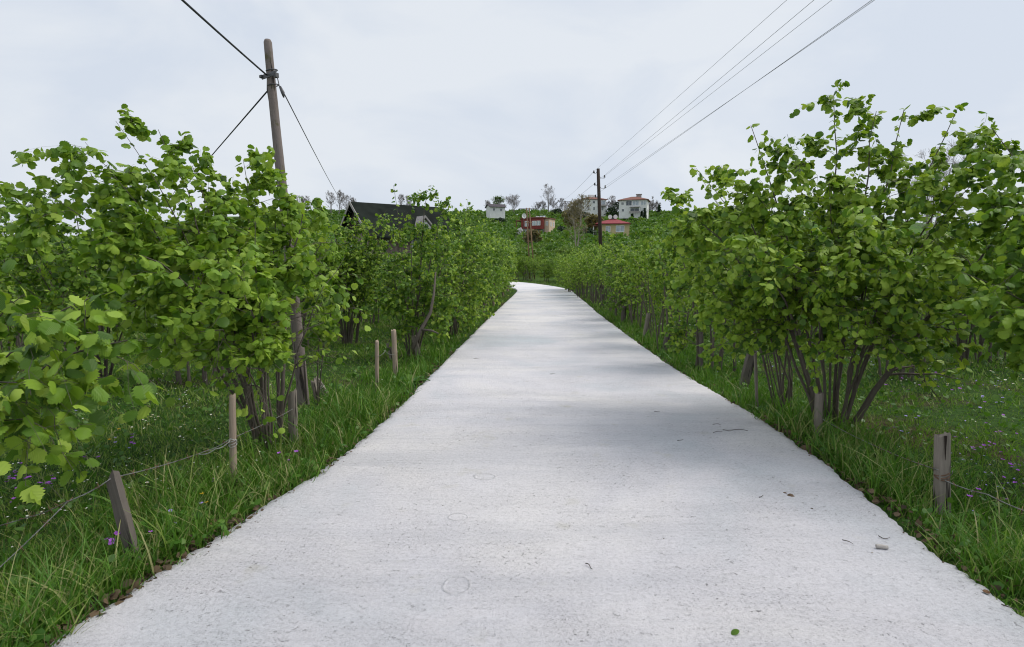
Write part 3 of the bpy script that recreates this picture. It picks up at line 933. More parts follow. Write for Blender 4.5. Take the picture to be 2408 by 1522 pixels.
# ------------------------------------------------------------------ trees on the hill
def bare_tree(seed, px, Yd, h, spread, label, mat=M_BAREBARK, buds=None, forks=2, group=None, base_py=None):
    rng = np.random.default_rng(seed)
    p = P(px, 600, Yd); x = float(p[0])
    z0 = float(ground(x, Yd))
    root = thing('bare_tree', label, 'tree', (x, Yd, z0), 0, group)
    S = []; SR = []
    for k in range(forks):
        a = rng.uniform(0, 6.28); s = spread * .35 * (k > 0 or forks > 1)
        S.append(bez(np.array([.1 * k, 0, -.3]), np.array([math.cos(a) * s * .3, math.sin(a) * s * .3, h * .5]), np.array([math.cos(a) * s, math.sin(a) * s, h * rng.uniform(.85, 1)]), 9, rng, .05))
        SR.append(np.linspace(h * .017, .03, 9))
    S = np.stack(S); SR = np.stack(SR)
    mb = MB(); V, F = tubes(S, SR, 5); mb.add(V, F)
    mb.build('trunk', mat, root, True)
    B, BR, _ = grow(rng, S, SR, 16, .22, 1, (spread * .7, spread * 1.35), .62, .75, .25, -.12, 6, .55, .02)
    T, TR, _ = grow(rng, B, BR, 7, .2, 1, (spread * .22, spread * .5), .7, .6, .3, -.1, 4, .7, .015)
    U, UR, _ = grow(rng, T, TR, 6, .2, 1, (spread * .1, spread * .25), .7, .6, .25, 0, 3, .8, .012)
    mb = MB()
    for (a, b) in ((B, BR), (T, TR), (U, UR)):
        V, F = tubes(a, np.maximum(b, .016), 3); mb.add(V, F)
    mb.build('branches', mat, root, True)
    if buds:
        lv = Leaves(); lv.on(rng, U, 2, .4, buds[1]); lv.done()
        link('crown', lv.mesh('crown', np.arange(len(lv.z)), 'lo', buds[0]), root, kind='stuff')
    return root
BT = 'bare trees along the skyline'
bare_tree(401, 1288, 262, 13.5, 4.6, 'tallest bare tree on the skyline, twin trunks rising above the hill crest')
bare_tree(402, 1207, 258, 8.5, 4.2, 'wide bare tree with crooked limbs on the crest beside the small white house', forks=3)
bare_tree(403, 1174, 236, 9.5, 3.8, 'bare tree with a tuft of green standing in front of the small white house', buds=(M_LEAF_FAR, (.18, .3)))
for k, (px, h) in enumerate(((1150, 6.5), (1300, 7), (1316, 7.5), (1262, 5.5), (1330, 6), (1276, 6))):
    bare_tree(410 + k, px, 262, h, 2.6, 'low grey bare tree in the thicket along the crest beside the tallest tree', group='grey thicket trees beside the tallest tree')
for k, (px, h) in enumerate(((1433, 9), (1446, 7), (1466, 7.5), (1424, 6.5), (1375, 8.5))):
    bare_tree(420 + k, px, 262, h, 3.0, 'bare grey tree on the crest between the two white houses', group='bare trees between the white houses')
for k, (px, h) in enumerate(((1530, 8.5), (1538, 6.5), (1524, 6))):
    bare_tree(430 + k, px, 258, h, 2.6, 'bare grey tree on the crest past the bigger white house', group='bare trees past the bigger white house')
for k, (px, h) in enumerate(((712, 7), (726, 6.5), (782, 9), (800, 9.5), (818, 8.5), (835, 6.5), (948, 7), (962, 6.5))):
    bare_tree(440 + k, px, 250, h + 1.5, 3.0, 'bare grey tree on the far crest beyond the dark roofed house', group='bare trees beyond the dark roof')
bare_tree(460, 1355, 112, 11.0, 3.6, 'pale trunked tree with rusty buds standing alone on the hillside', mat=M_PALEBARK, buds=(M_RUST, (.10, .18)), forks=2)
bare_tree(461, 1345, 165, 7, 3.4, 'rust brown tree on the slope above the pale trunked one', mat=M_PALEBARK, buds=(M_RUST, (.25, .4)), forks=3)
bare_tree(462, 1395, 160, 5.5, 3.0, 'rust brown bush-like tree beside the yellow house', buds=(M_RUST, (.25, .4)), forks=3)
bare_tree(463, 1247, 120, 4.2, 2.2, 'rusty budding shrub on the slope below the brick house', buds=(M_RUST, (.14, .24)), forks=3)
bare_tree(464, 2180, 95, 17, 7, 'grey bare tree seen through the largest bush', forks=3)

def evergreen(seed, px, Yd, h, r, label, group=None, cone=True, mat=M_EVER):
    rng = np.random.default_rng(seed)
    p = P(px, 600, Yd); x = float(p[0]); z0 = float(ground(x, Yd))
    root = thing('evergreen_tree', label, 'tree', (x, Yd, z0), 0, group)
    MB().tube([(0, 0, -.3), (0, 0, h * .5), (0, 0, h * .9)], [.18, .12, .03], 6).build('trunk', M_BARK, root, True)
    n = 700
    t = rng.uniform(.05, 1, n) ** (1.0)
    prof_ = (1 - t) ** .75 if cone else np.sqrt(np.clip(1 - (2 * t - 1) ** 2, 0, 1))
    a = rng.uniform(0, 6.28, n); rad = r * prof_ * rng.uniform(.35, 1, n) * (1 + .25 * np.sin(a * 3 + t * 14))
    pos = np.stack([np.cos(a) * rad, np.sin(a) * rad, t * h], -1)
    lv = Leaves(); A, S, Nn = leaf_frames(rng, pos, norm(rng.normal(0, 1, (n, 3))), np.ones(n))
    lv.p, lv.a, lv.s, lv.n, lv.z, lv.t = pos, A, S, Nn, rng.uniform(.3, .6, n), rng.uniform(0, .9, n)
    link('crown', lv.mesh('crown', np.arange(n), 'lo', mat), root, kind='stuff')
evergreen(501, 1513, 225, 5.2, 1.0, 'dark narrow evergreen at the corner of the bigger white house, taller of the pair')
evergreen(502, 1506, 224, 4.2, .9, 'dark narrow evergreen at the corner of the bigger white house, shorter of the pair')
evergreen(503, 1484, 222, 3.2, 1.1, 'low dark conifer below the balcony of the bigger white house')
evergreen(504, 1448, 246, 6.5, 2.6, 'rounded dark evergreen between the two white houses', cone=False)
evergreen(505, 1434, 240, 4.5, 2.6, 'broad dark shrub tree downhill between the two white houses', cone=False)
evergreen(506, 1352, 248, 6.0, 3.0, 'rounded dark evergreen beside the half hidden white house', cone=False)
evergreen(507, 1371, 247, 5.4, 1.2, 'slim dark evergreen against the gable of the half hidden white house')
evergreen(508, 1546, 250, 5.0, 1.6, 'small dark conifer on the open crest away from the houses')
evergreen(509, 1309, 250, 3.4, 2.6, 'low dark shrub on the crest under the tallest bare tree', cone=False)
evergreen(510, 1412, 246, 5.6, 1.6, 'dark brownish tree between the dark pole and the white houses', cone=False, mat=M_RUST)
evergreen(511, 1370, 236, 3.4, 4.2, 'dark hedge-like thicket below the half hidden white house', cone=False)
evergreen(512, 1381, 145, 3.6, 2.2, 'dark shrub against the porch of the yellow house', cone=False)
evergreen(513, 1318, 160, 3.0, 1.6, 'dark shrub on the slope under the skyline trees', cone=False)
evergreen(514, 1176, 215, 3.6, 3.0, 'dark thicket on the crest below the small white house', cone=False)
evergreen(515, 1222, 150, 3.0, 1.1, 'white blossoming shrub beside the brick house', cone=False, mat=M_BLOSSOM)

# ------------------------------------------------------------------ houses
def window(root, x, z, w, h, y, mat=M_GLASS, axis='y', sash=True, fr=.09):
    """a window in the wall plane y=const (facing -y) or x=const (axis 'x', facing the sign of fr's side)"""
    mb = MB(); pb = MB()
    if axis == 'y':
        mb.box(x - w / 2, x + w / 2, y - .08, y - .005, z, z + fr).box(x - w / 2, x + w / 2, y - .08, y - .005, z + h - fr, z + h)
        mb.box(x - w / 2, x - w / 2 + fr, y - .079, y - .006, z + fr, z + h - fr).box(x + w / 2 - fr, x + w / 2, y - .079, y - .006, z + fr, z + h - fr)
        if sash: mb.box(x - fr / 2, x + fr / 2, y - .078, y - .007, z + fr, z + h - fr)
        pb.box(x - w / 2 + .02, x + w / 2 - .02, y - .03, y - .008, z + .02, z + h - .02)
    else:
        s = axis
        a, b = sorted((y + s * .08, y + s * .005)); c, d = sorted((y + s * .03, y + s * .008))
        mb.box(a, b, x - w / 2, x + w / 2, z, z + fr).box(a, b, x - w / 2, x + w / 2, z + h - fr, z + h)
        mb.box(a + .001, b - .001, x - w / 2, x - w / 2 + fr, z + fr, z + h - fr).box(a + .001, b - .001, x + w / 2 - fr, x + w / 2, z + fr, z + h - fr)
        if sash: mb.box(a + .002, b - .002, x - fr / 2, x + fr / 2, z + fr, z + h - fr)
        pb.box(c, d, x - w / 2 + .02, x + w / 2 - .02, z + .02, z + h - .02)
    f = mb.build('window', M_FRAMEW, root)
    pb.build('pane', mat, f)
    return f
def hip_roof(root, w, d, z, rise, over, mat, ridge=.35, th=.16):
    mb = MB()
    X_, Y_ = w / 2 + over, d / 2 + over; r = w / 2 * ridge
    e = [(-X_, -Y_, z), (X_, -Y_, z), (X_, Y_, z), (-X_, Y_, z)]; t = [(-r, 0, z + rise), (r, 0, z + rise)]
    lo = [(p[0], p[1], p[2] - th) for p in e]
    V = e + t + lo
    mb.add(V, [[(0, 1, 5, 4), (2, 3, 4, 5), (6, 7, 1, 0), (7, 8, 2, 1), (8, 9, 3, 2), (9, 6, 0, 3), (9, 8, 7, 6)], [(1, 2, 5), (3, 0, 4)]])
    return mb.build('roof', mat, root)
def gable_roof(root, w, d, z, rise, ox, oy, mat, th=.18):
    """ridge along x"""
    mb = MB()
    X_, Y_ = w / 2 + ox, d / 2 + oy
    zz = z - rise * oy / (d / 2)
    for s in (-1, 1):
        a = [(-X_, s * Y_, zz), (X_, s * Y_, zz), (X_, 0, z + rise), (-X_, 0, z + rise)]
        mb.prism(a, (0, 0, th))
    return mb.build('roof', mat, root)
def house_at(name, label, px, py, Yd, rz):
    p = P(px, py, Yd)
    return thing(name, label, 'house', (float(p[0]), Yd, float(p[2])), rz)

# dark roofed house behind the hedge on the near side
h = P(826, 474, 56.0); h2 = P(1020, 502, 62.0)
ctr = (h + P(1035, 498, 62.0)) / 2
ang = math.atan2(62.0 - 56.0, float(P(1035, 498, 62.0)[0] - h[0]))
zr = float(h[2]); W1, D1 = 10.3, 8.5
gz = float(ground(ctr[0], ctr[1]))
zr_loc = zr - gz - .2
zw = zr_loc - 3.3
root = thing('house', 'dark roofed gabled house half hidden behind the hazel hedge, small white dormer', 'house', (float(ctr[0]), float(ctr[1]), gz), ang)
m_ = MB(); m_.box(-W1 / 2 + .35, W1 / 2 - .35, -D1 / 2 + .9, D1 / 2 - .9, -.5, zw + .35)
m_.build('wall', M_STONEW, root)
m_ = MB(); m_.prism([(-W1 / 2 + .5, -D1 / 2 + .95, zw + .35), (-W1 / 2 + .5, D1 / 2 - .95, zw + .35), (-W1 / 2 + .5, 0, zw + 3.05)], (.15, 0, 0))
m_.build('gable_shade_panel', M_SHADEIN, root)  # dark panel painted to stand in for the shaded gable interior
gable_roof(root, W1 - 1.0, D1, zw, 3.3, .5, .3, M_ROOFDK)
m_ = MB()
for s in (-1, 1):
    zz0 = zw - 3.3 * .3 / (D1 / 2)
    m_.prism([(-W1 / 2 - .09, s * (D1 / 2 + .32), zz0 - .12), (-W1 / 2 - .09, 0, zr_loc - .10), (-W1 / 2 - .09, 0, zr_loc + .24), (-W1 / 2 - .09, s * (D1 / 2 + .32), zz0 + .22)], (.06, 0, 0))
m_.build('bargeboard', M_GREYW, root)
m_ = MB()
for s in (-1, 1):
    m_.prism([(1.3 + s * .95, -3.6, zw + .95), (1.3, -3.6, zw + 2.0), (1.3, -3.6, zw + 2.2), (1.3 + s * 1.05, -3.6, zw + 1.05)], (0, 2.2, 0))
dm = m_.build('dormer', M_GREYW, root)
m_ = MB(); m_.prism([(.5, -3.3, zw + .6), (2.1, -3.3, zw + .6), (2.1, -3.3, zw + 1.05), (1.3, -3.3, zw + 1.85), (.5, -3.3, zw + 1.05)], (0, 1.6, 0)); m_.build('dormer_front', M_WHITE, dm)
window(root, 4.0, zw - 1.25, 1.7, 1.25, -D1 / 2 + .9, M_CURT, fr=.17)
window(root, .2, zw - 1.3, 1.0, 1.3, -D1 / 2 + .9, M_GLASS, fr=.15)
window(root, 1.2, zw - 1.2, 1.2, 1.1, -W1 / 2 + .35, M_GLASS, axis=-1, fr=.12)

# small white house on the crest
r_ = house_at('house', 'small white house with a low dark roof on the crest behind a bare tree', 1165, 503, 230, .35)
MB().box(-3.2, 3.2, -2.6, 2.6, -2, 2.6).build('wall', M_WHITE, r_)
gable_roof(r_, 6.4, 5.2, 2.6, 1.1, .5, .6, M_ROOFBL)
MB().prism([(-3.2, -2.6, 2.6), (-3.2, 2.6, 2.6), (-3.2, 0, 3.6)], (.2, 0, 0)).build('gable', M_WHITE, r_)
window(r_, -1.6, .9, 1.0, 1.1, -2.6); window(r_, 1.5, .9, 1.0, 1.1, -2.6)
MB().tube([(-2.4, 1, 2.8), (-2.4, 1, 4.9)], .14, 6).build('chimney_pipe', M_STEEL, r_)

# half hidden white house
r_ = house_at('house', 'white two storey house half hidden by the dark pole on the crest', 1390, 497, 245, .25)
MB().box(-5.2, 5.2, -4, 4, -2.5, 4.7).build('wall', M_WHITE, r_)
hip_roof(r_, 10.4, 8, 4.75, 1.4, .6, M_ROOFBR, .25)
for (x, z) in ((-3.0, 2.9), (-.6, 2.9)): window(r_, x, z, 1.1, 1.2, -4)
for (x, z) in ((-3.0, .1), (-.4, .1), (2.0, .1), (3.4, .1)): window(r_, x, z, .9, 1.4, -4)
window(r_, 3.1, 2.5, 3.2, 1.7, -4, M_CURT, fr=.12)
MB().box(1.2, 5.0, -5.0, -4.002, 1.7, 2.0).box(1.2, 5.0, -5.0, -4.9, 2.002, 2.5).build('balcony', M_GREYW, r_)
MB().box(-1.4, 1.0, -1, 1, 5.4, 6.9).build('chimney', M_WHITE, r_)
# bigger white house
r_ = house_at('house', 'bigger white two storey house with glazed corner balcony at the end of the crest', 1490, 501, 235, -.32)
MB().box(-5.6, 5.6, -4.6, 4.6, -2.5, 4.9).build('wall', M_WHITE, r_)
hip_roof(r_, 11.2, 9.2, 4.95, 1.7, .7, M_ROOFBR, .2)
window(r_, -4.2, 2.9, 1.0, 1.2, -4.6)
window(r_, -1.6, 2.6, 2.4, 2.0, -4.6, M_GLASS, fr=.1); window(r_, 1.1, 2.6, 2.6, 2.0, -4.6, M_CURT, fr=.12)
window(r_, 4.2, 2.7, 2.0, 1.6, -4.6, M_CURT, fr=.12)
window(r_, 0.8, -.4, 3.6, 1.9, -4.6, M_GLASS, fr=.1); window(r_, -4.0, .2, 1.0, 1.2, -4.6); window(r_, 4.4, .2, .9, 1.4, -4.6)
MB().box(-1.2, 3.0, -6.0, -4.602, 1.75, 2.05).box(-1.2, 3.0, -6.0, -5.92, -.6, .3).build('balcony', M_GREYW, r_)
for x in (-1.0, 2.8): MB().box(x - .1, x + .1, -5.9, -5.7, .302, 1.748).build('pillar', M_WHITE, r_)
for (y, z) in ((-2, 2.8), (1.5, 2.8), (-2, .1), (1.5, .1)): window(r_, y, z, 1.0, 1.2, 5.6, axis=1)
for (y, z) in ((-2, 2.8), (1.5, 2.8), (0, .1)): window(r_, y, z, 1.0, 1.2, -5.6, axis=-1)
MB().box(.8, 2.8, .2, 1.6, 5.6, 7.5).box(.6, 3.0, 0, 1.8, 7.5, 7.7).build('chimney', M_GREYW, r_)

# red brick house
r_ = house_at('house', 'red brick two storey house with white windows and flat roof on the slope', 1264, 545, 190, -.42)
MB().box(-4.6, 3.4, -3.6, 3.6, .9, 4.2).build('wall', M_BRICK, r_)
MB().box(-4.3, 3.1, -3.3, 3.3, -3, .898).build('lower_wall', M_GREYW, r_)
MB().box(-5.0, 3.7, -3.9, 3.9, 4.202, 4.5).build('roof', M_ROOFBR, r_)
MB().box(-1.0, 3.5, -4.5, -3.602, .6, 4.19).build('bay', M_BRICK, r_)
MB().box(-1.2, 3.72, -4.7, -3.903, 4.2, 4.55).build('bay_roof', M_ROOFBR, r_)
MB().box(3.402, 5.1, -2.6, 3.0, -.5, 4.0).build('side_wing', M_CREAM, r_)
MB().box(3.403, 5.35, -2.9, 3.3, 4.002, 4.28).build('wing_roof', M_ROOFBR, r_)
window(r_, -2.6, 1.6, 1.3, 1.8, -3.6, M_CURT, fr=.15); window(r_, .4, 1.8, 1.4, 1.5, -4.5, M_CURT, fr=.16); window(r_, 2.0, 1.8, 1.4, 1.5, -4.5, M_CURT, fr=.16)
window(r_, -2.4, -1.0, 1.6, 1.2, -3.3, M_GLASS); window(r_, 4.25, 1.8, .9, 1.4, -2.6, M_CURT, fr=.14)
for y in (-1, 1.6): window(r_, y, 1.6, 1.0, 1.5, 5.1, M_CURT, axis=1, fr=.14)
MB().box(-6.6, -4.602, -3.6, 3.0, 3.4, 3.75).box(-6.5, -6.3, -3.5, -3.3, -.5, 3.398).build('porch', M_ROOFBR, r_)
MB().box(-6.4, -4.602, -3.4, 2.8, .5, .9).build('terrace', M_GREYW, r_)
for k, x in enumerate((-.2, 1.0, 2.1)):
    m_ = MB(); m_.tube([(x, 0, 4.502), (x, 0, 4.62 + .25 * (k == 0)), (x, 0, 5.15)], [.5, .5, .5], 10) if k == 0 else m_.prism([(x - .5, -.4, 4.53), (x + .5, -.4, 4.53), (x + .5, .6, 5.2), (x - .5, .6, 5.2)], (0, .05, .08))
    m_.build('solar_water_heater' if k else 'water_tank', M_FRAMEW if k == 0 else M_CURT, r_)
def dish(px, py, Yd, label, r=.9, pole=3.0):
    p = P(px, py, Yd)
    root = thing('satellite_dish', label, 'satellite dish', (float(p[0]), Yd, float(p[2]) - pole), .5)
    a = np.arange(16) * 2 * PI / 16
    V = [(0, .28 * r, 0)]
    for rad, dep in ((.5, .2), (1.0, 0)):
        V += [(r * rad * math.cos(t), dep * r, r * rad * math.sin(t)) for t in a]
    F3 = [(0, 1 + k, 1 + (k + 1) % 16) for k in range(16)]
    F4 = [(1 + k, 17 + k, 17 + (k + 1) % 16, 1 + (k + 1) % 16) for k in range(16)]
    o = make_mesh('bowl', np.array(V) + np.array([0, 0, pole]), [F3, F4], M_FRAMEW)
    link('bowl', o, root)
    MB().tube([(0, .3 * r, 0), (0, .3 * r, pole)], .06, 6).build('mast', M_STEEL, root)
    MB().tube([(0, .1, pole - r * .9), (0, -r * .8, pole)], .03, 5).build('feed_arm', M_STEEL, root)
dish(1232, 508, 120, 'round white satellite dish standing over the hedge above the brick house', .55, 5.0)

# yellow house
r_ = house_at('house', 'yellow house with a red hip roof and two water tanks on top', 1440, 551, 150, -.18)
MB().box(-3.0, 4.3, -3.2, 3.2, -1.5, 2.6).build('wall', M_YELLOW, r_)
hip_roof(r_, 8.6, 7.2, 2.65, 1.35, .25, M_ROOFRED, .15)
MB().box(-5.2, -2.9, -3.4, 3.0, 1.95, 2.15).build('porch_roof', M_ROOFBR, r_)
for y in (-3.2, 0): MB().box(-5.1, -4.93, y, y + .17, -1.5, 1.949).build('porch_pillar', M_FRAMEW, r_)
MB().box(-3.2, -3.002, -3.0, 3.0, -1.5, 1.9).build('porch_shade_wall', M_SHADEIN, r_)  # shade under the porch painted as a dark sheet over the wall
window(r_, 1.9, .4, 2.2, 1.7, -3.2, M_CURT, fr=.13); window(r_, -1.2, .4, 1.2, 1.6, -3.2, M_CURT, fr=.13); window(r_, .5, .9, 3.0 * .3, 1.1, 4.3, axis=1)
for x in (-.75, .65):
    t_ = MB(); a = np.linspace(0, PI, 9)
    t_.tube([(x, -.5, 4.55), (x, .7, 4.55)], .55, 14)
    t_.build('water_tank', M_FRAMEW, r_)
MB().box(-.3, .3, -.4, .4, 3.6, 4.2).build('tank_stand', M_STEEL, r_)

# ------------------------------------------------------------------ poles, overhead lines
def span(name, a, b, r, mat, label, cat='wire', sag=0.0, n=14, group=None):
    a = np.array(a, float); b = np.array(b, float)
    u = np.linspace(0, 1, n)[:, None]
    p = (1 - u) * a + u * b - np.array([0, 0, 1.0]) * sag * 4 * u * (1 - u)
    o_ = p[0].copy()
    return MB().tube(p - o_, r, 6).build(name, mat, None, True, loc=tuple(o_), label=label, cat=cat, group=group)

# leaning wooden pole
pb = G(712, 952); pt = P(632, 94, pb[1] + .15)
root = thing('utility_pole', 'weathered wooden pole leaning out of the hazel bush, cable bracket near its top', 'utility pole', tuple(pb))
ax = Vector(pt - pb); L = ax.length
root.rotation_mode = 'QUATERNION'
root.rotation_quaternion = ax.to_track_quat('Z', 'X')
prng = np.random.default_rng(3)
zz = np.linspace(-.3, L - .03, 26)
pts = np.stack([.012 * np.sin(zz * 1.1), .012 * np.cos(zz * .9), zz], -1)
rads = np.interp(zz, [0, L], [.072, .046]) * (1 + prng.normal(0, .012, 26))
pts = np.vstack([pts, [[pts[-1, 0], pts[-1, 1], L]]]); rads = np.append(rads, .034)
MB().tube(pts, rads, 18).build('shaft', M_POLE, root, True)
def at_pole(f): return f * L
zb = L * (1 - (178 - 94) / (952 - 94) * .985)
m_ = MB().box(-.105, .15, -.068, -.058, zb - .028, zb + .022)
m_.box(.13, .165, -.085, -.04, zb - .06, zb - .01); m_.box(-.125, -.085, -.085, -.04, zb - .01, zb + .02)
m_.build('bracket', M_STEEL, root)
for dz in (-.10, .0, .07):
    t_ = np.linspace(0, 2 * PI, 13)
    MB().tube(np.stack([.063 * np.cos(t_), .063 * np.sin(t_), zb + dz + .01 * np.sin(t_)], -1), .007, 5, False).build('clamp', M_STEEL, root, True)
MB().tube([(.16, -.06, zb - .06), (.18, -.06, zb - .16), (.215, -.05, zb - .24)], [.006, .006, .006], 5).tube([(.19, -.06, zb - .17), (.215, -.05, zb - .24), (.225, -.05, zb - .3)], [.014, .022, .008], 6).build('tension_hook', M_STEEL, root, True)
MB().tube([(-.062, -.02, zb - .02), (-.068, -.03, zb - .14), (-.062, -.02, zb - .30)], .010, 5).build('cable_drop', M_CABLE, root, True)
pz = P(628, 178, pb[1] + .12)
span('cable', pz, P(432, -2, 4.9) + (P(432, -2, 4.9) - pz) * 1.2, .010, M_CABLE, 'thick black cable running up from the leaning pole out over the lane', 'cable', .02)
span('cable', P(630, 213, pb[1] + .12), P(330, 560, 34), .009, M_CABLE, 'black cable sloping down from the leaning pole behind the hazel leaves', 'cable')
span('cable', P(664, 213, pb[1] + .05), P(826, 500, 55), .007, M_LINE, 'thin wire dropping from the leaning pole towards the dark roofed house', 'cable', .35)

# dark utility pole with insulators
pb2 = P(1411, 556, 45.0); zg = float(ground(pb2[0], 45.0))
pt2 = P(1406, 397, 45.0)
bx = pt2[0] + (pb2[0] - pt2[0]) * (pt2[2] - zg) / (pt2[2] - pb2[2])
root = thing('utility_pole', 'dark timber utility pole carrying five insulators above the roadside row', 'utility pole', (float(bx), 45.0, zg))
ax = Vector((pt2[0] - bx, 0, pt2[2] - zg)); L2 = ax.length
root.rotation_mode = 'QUATERNION'; root.rotation_quaternion = Vector((0, 0, 1)).rotation_difference(ax)
MB().tube([(0, 0, -.4), (0, 0, L2 * .5), (0, 0, L2)], [.17, .15, .125], 12).build('shaft', M_POLED, root, True)
sc45 = 45.0 / FPX
INS = []
for (px, py) in ((1397, 404), (1398, 433), (1399, 461), (1421, 416), (1422, 440)):
    ip = P(px, py, 45.0)
    lx = (px - 1407) * sc45; lz = float(ip[2] - zg)
    s = 1 if lx > 0 else -1
    ins = MB().tube([(s * .11, 0, lz + .03), (s * .17, 0, lz - .10), (lx, 0, lz - .13), (lx, 0, lz + .02)], .018, 5).build('insulator_hook', M_STEEL, root, True)
    MB().tube([(lx, 0, lz - .07), (lx, 0, lz - .01), (lx, 0, lz), (lx, 0, lz + .08), (lx, 0, lz + .12)], [.075, .08, .05, .06, .03], 9).build('insulator', M_INSUL, ins, True)
    INS.append(ip + np.array([0, -.05, .05]))
LINE_LAB = ['uppermost overhead line, from the highest insulator of the dark pole', 'second overhead line down, from the middle insulator facing the bend',
            'lowest inner overhead line, from the bottom insulator of the dark pole', 'overhead line leaving the upper outer insulator of the dark pole', 'overhead line leaving the lower outer insulator of the dark pole']
TOPS = [1845, 1908, 2042, 1950, 2049]
for k, ip in enumerate(INS):
    zt = ip[2] - CAMZ
    Yt = zt / .4392
    q = P(TOPS[k], 0, Yt)
    far_end = ip + (q - ip) * 1.9
    span('overhead_line', ip, far_end, .006, M_LINE, LINE_LAB[k] + ', passing overhead', 'wire', .05, 24)
crest = P(1313, 474, 205.0)
for k, ip in enumerate(INS[:3]):
    e = P([1313, 1320, 1345][k], [472, 476, 488][k], 205.0)
    span('overhead_line', ip, e, .011, M_LINE, ['thin line running on from the highest insulator to the crest', 'thin line running on from the middle insulator to the crest', 'thin line running on from the bottom insulator to the crest'][k], 'wire', .8, 20)
hp = float(ground(crest[0] + 2.5, 205.0))
root = thing('utility_pole', 'far grey line pole on the crest among the bare trees', 'utility pole', (float(crest[0]) + 2.2, 205.0, hp))
MB().tube([(0, 0, -.3), (0, 0, float(crest[2]) - hp + .3)], [.14, .1], 7).build('shaft', M_BAREBARK, root, True)
MB().box(-2.6, 2.6, -.08, .08, float(crest[2]) - hp - .1, float(crest[2]) - hp + .05).build('crossarm', M_BAREBARK, root)

# ladder-like twin pole
b1 = G(1246, 657); Yd = float(b1[1])
b2 = P(1257, 657, Yd); t1 = P(1238, 489, Yd); t2 = P(1244, 489, Yd)
zb_ = float(ground(b1[0], Yd))
root = thing('twin_pole', 'ladder-like twin wooden pole with crossarms at the outside of the bend', 'utility pole', (float(b1[0]), Yd, zb_))
o_ = np.array([b1[0], Yd, zb_])
q1 = [np.array([b1[0], Yd, zb_ - .3]) - o_, t1 - o_]; q2 = [np.array([b2[0], Yd, zb_ - .3]) - o_, t2 - o_]
MB().tube(q1, [.085, .06], 9).build('leg', M_AFRAME, root, True)
MB().tube(q2, [.085, .06], 9).build('leg', M_AFRAME, root, True)
for f, ex in ((.17, 0), (.55, 0), (.8, .1), (.985, .75)):
    a = q1[0] + (q1[1] - q1[0]) * f; b = q2[0] + (q2[1] - q2[0]) * f
    d = norm(b - a)
    MB().tube([a - d * (.12 + ex), b + d * (.12 + ex)], .05, 6).build('crossarm', M_AFRAME if f < .9 else M_POLED, root, True)

# ------------------------------------------------------------------ fence posts
def post(label, top_px, base_px, wpx, mat, square=False, tie=None, split=False, rough=.05, seed=1, sides=12, extra=.25, name='fence_post', top_cut=0.0):
    rng = np.random.default_rng(seed)
    b = G(*base_px); Yd = float(b[1])
    t = P(top_px[0], top_px[1], Yd + .02)
    ax = Vector(t - b); L = ax.length
    dep = Yd * math.cos(TH)
    r = wpx / 2 * (dep + .1) / FPX
    root = thing(name, label, 'post', tuple(b))
    root.rotation_mode = 'QUATERNION'
    root.rotation_quaternion = Vector((0, 0, 1)).rotation_difference(ax)
    nz = 12
    zs_ = np.concatenate([np.linspace(-extra, L - .012, nz), [L]])
    if square:
        A = np.array([(-1, -.7), (-.93, -.78), (.93, -.78), (1, -.7), (1, .7), (.93, .78), (-.93, .78), (-1, .7)]) * r
    else:
        a = np.arange(sides) * 2 * PI / sides
        wob = 1 + rng.normal(0, .07, sides)
        A = np.stack([np.cos(a), np.sin(a)], -1) * r * wob[:, None]
    k = len(A)
    V = []
    for q, z in enumerate(zs_):
        s = (1.0 + .06 * (1 - z / L)) * (1 + rng.normal(0, .015))
        if q == len(zs_) - 1: s *= .9
        off = rng.normal(0, r * .04, (k, 2))
        zt = z + (rng.normal(0, .012, k) + top_cut * A[:, 0] / r if q >= len(zs_) - 2 else 0)
        xy = A * s + off + np.array([r * .25 * math.sin(z * 3 + seed), 0]) * rough * 4
        V.append(np.column_stack([xy, np.zeros(k) + zt]))
    V = np.vstack(V)
    Q = [(i * k + j, i * k + (j + 1) % k, (i + 1) * k + (j + 1) % k, (i + 1) * k + j) for i in range(len(zs_) - 1) for j in range(k)]
    capc = np.array([[0, 0, L - (.02 if split else .004)]])
    V = np.vstack([V, capc]); c0 = (len(zs_) - 1) * k
    T = [(c0 + j, c0 + (j + 1) % k, len(V) - 1) for j in range(k)]
    link('shaft', make_mesh('shaft', V, [Q, T], mat, smooth=not square), root)
    if split:
        MB().prism([(-.006, -r * 1.02, L - .16), (.004, -r * 1.02, L + .001), (-.012, -r * 1.02, L + .001)], (0, r * .12, 0)).build('crack', M_SHADEIN, root)
    if tie:
        for q in range(tie[1]):
            tt = np.linspace(0, 2 * PI, 15); z = tie[0] * L + q * .012
            MB().tube(np.stack([r * 1.13 * np.cos(tt), r * 1.13 * np.sin(tt), z + .012 * np.sin(tt + q)], -1), .0034, 5, False).build('wire_tie', M_PALEWIRE if not square else M_RUSTW, root, True)
        MB().tube([(r * 1.1, -.01, tie[0] * L), (r * 1.5, -.02, tie[0] * L + .03), (r * 1.25, -.03, tie[0] * L + .05)], .0026, 5).build('wire_end', M_WIRE, root, True)
    return root
post('leaning grey plank post nearest the camera, barbed wire stapled to its top', (265, 1122), (319, 1328), 25, M_WOODD, square=True, seed=2, rough=.0, top_cut=.012)
post('slender split stake with pale wire wrapped round its middle', (546, 928), (549, 1150), 15, M_WOODP, tie=(.47, 4), seed=3, sides=7)
post('thick weathered stump-like post at the foot of the hazel stems', (687, 922), (691, 1045), 21, M_WOOD, seed=4, top_cut=.03)
post('thin reddish stake standing in the grass before the hedge', (886, 803), (887, 915), 9, M_WOODP, seed=5, sides=7)
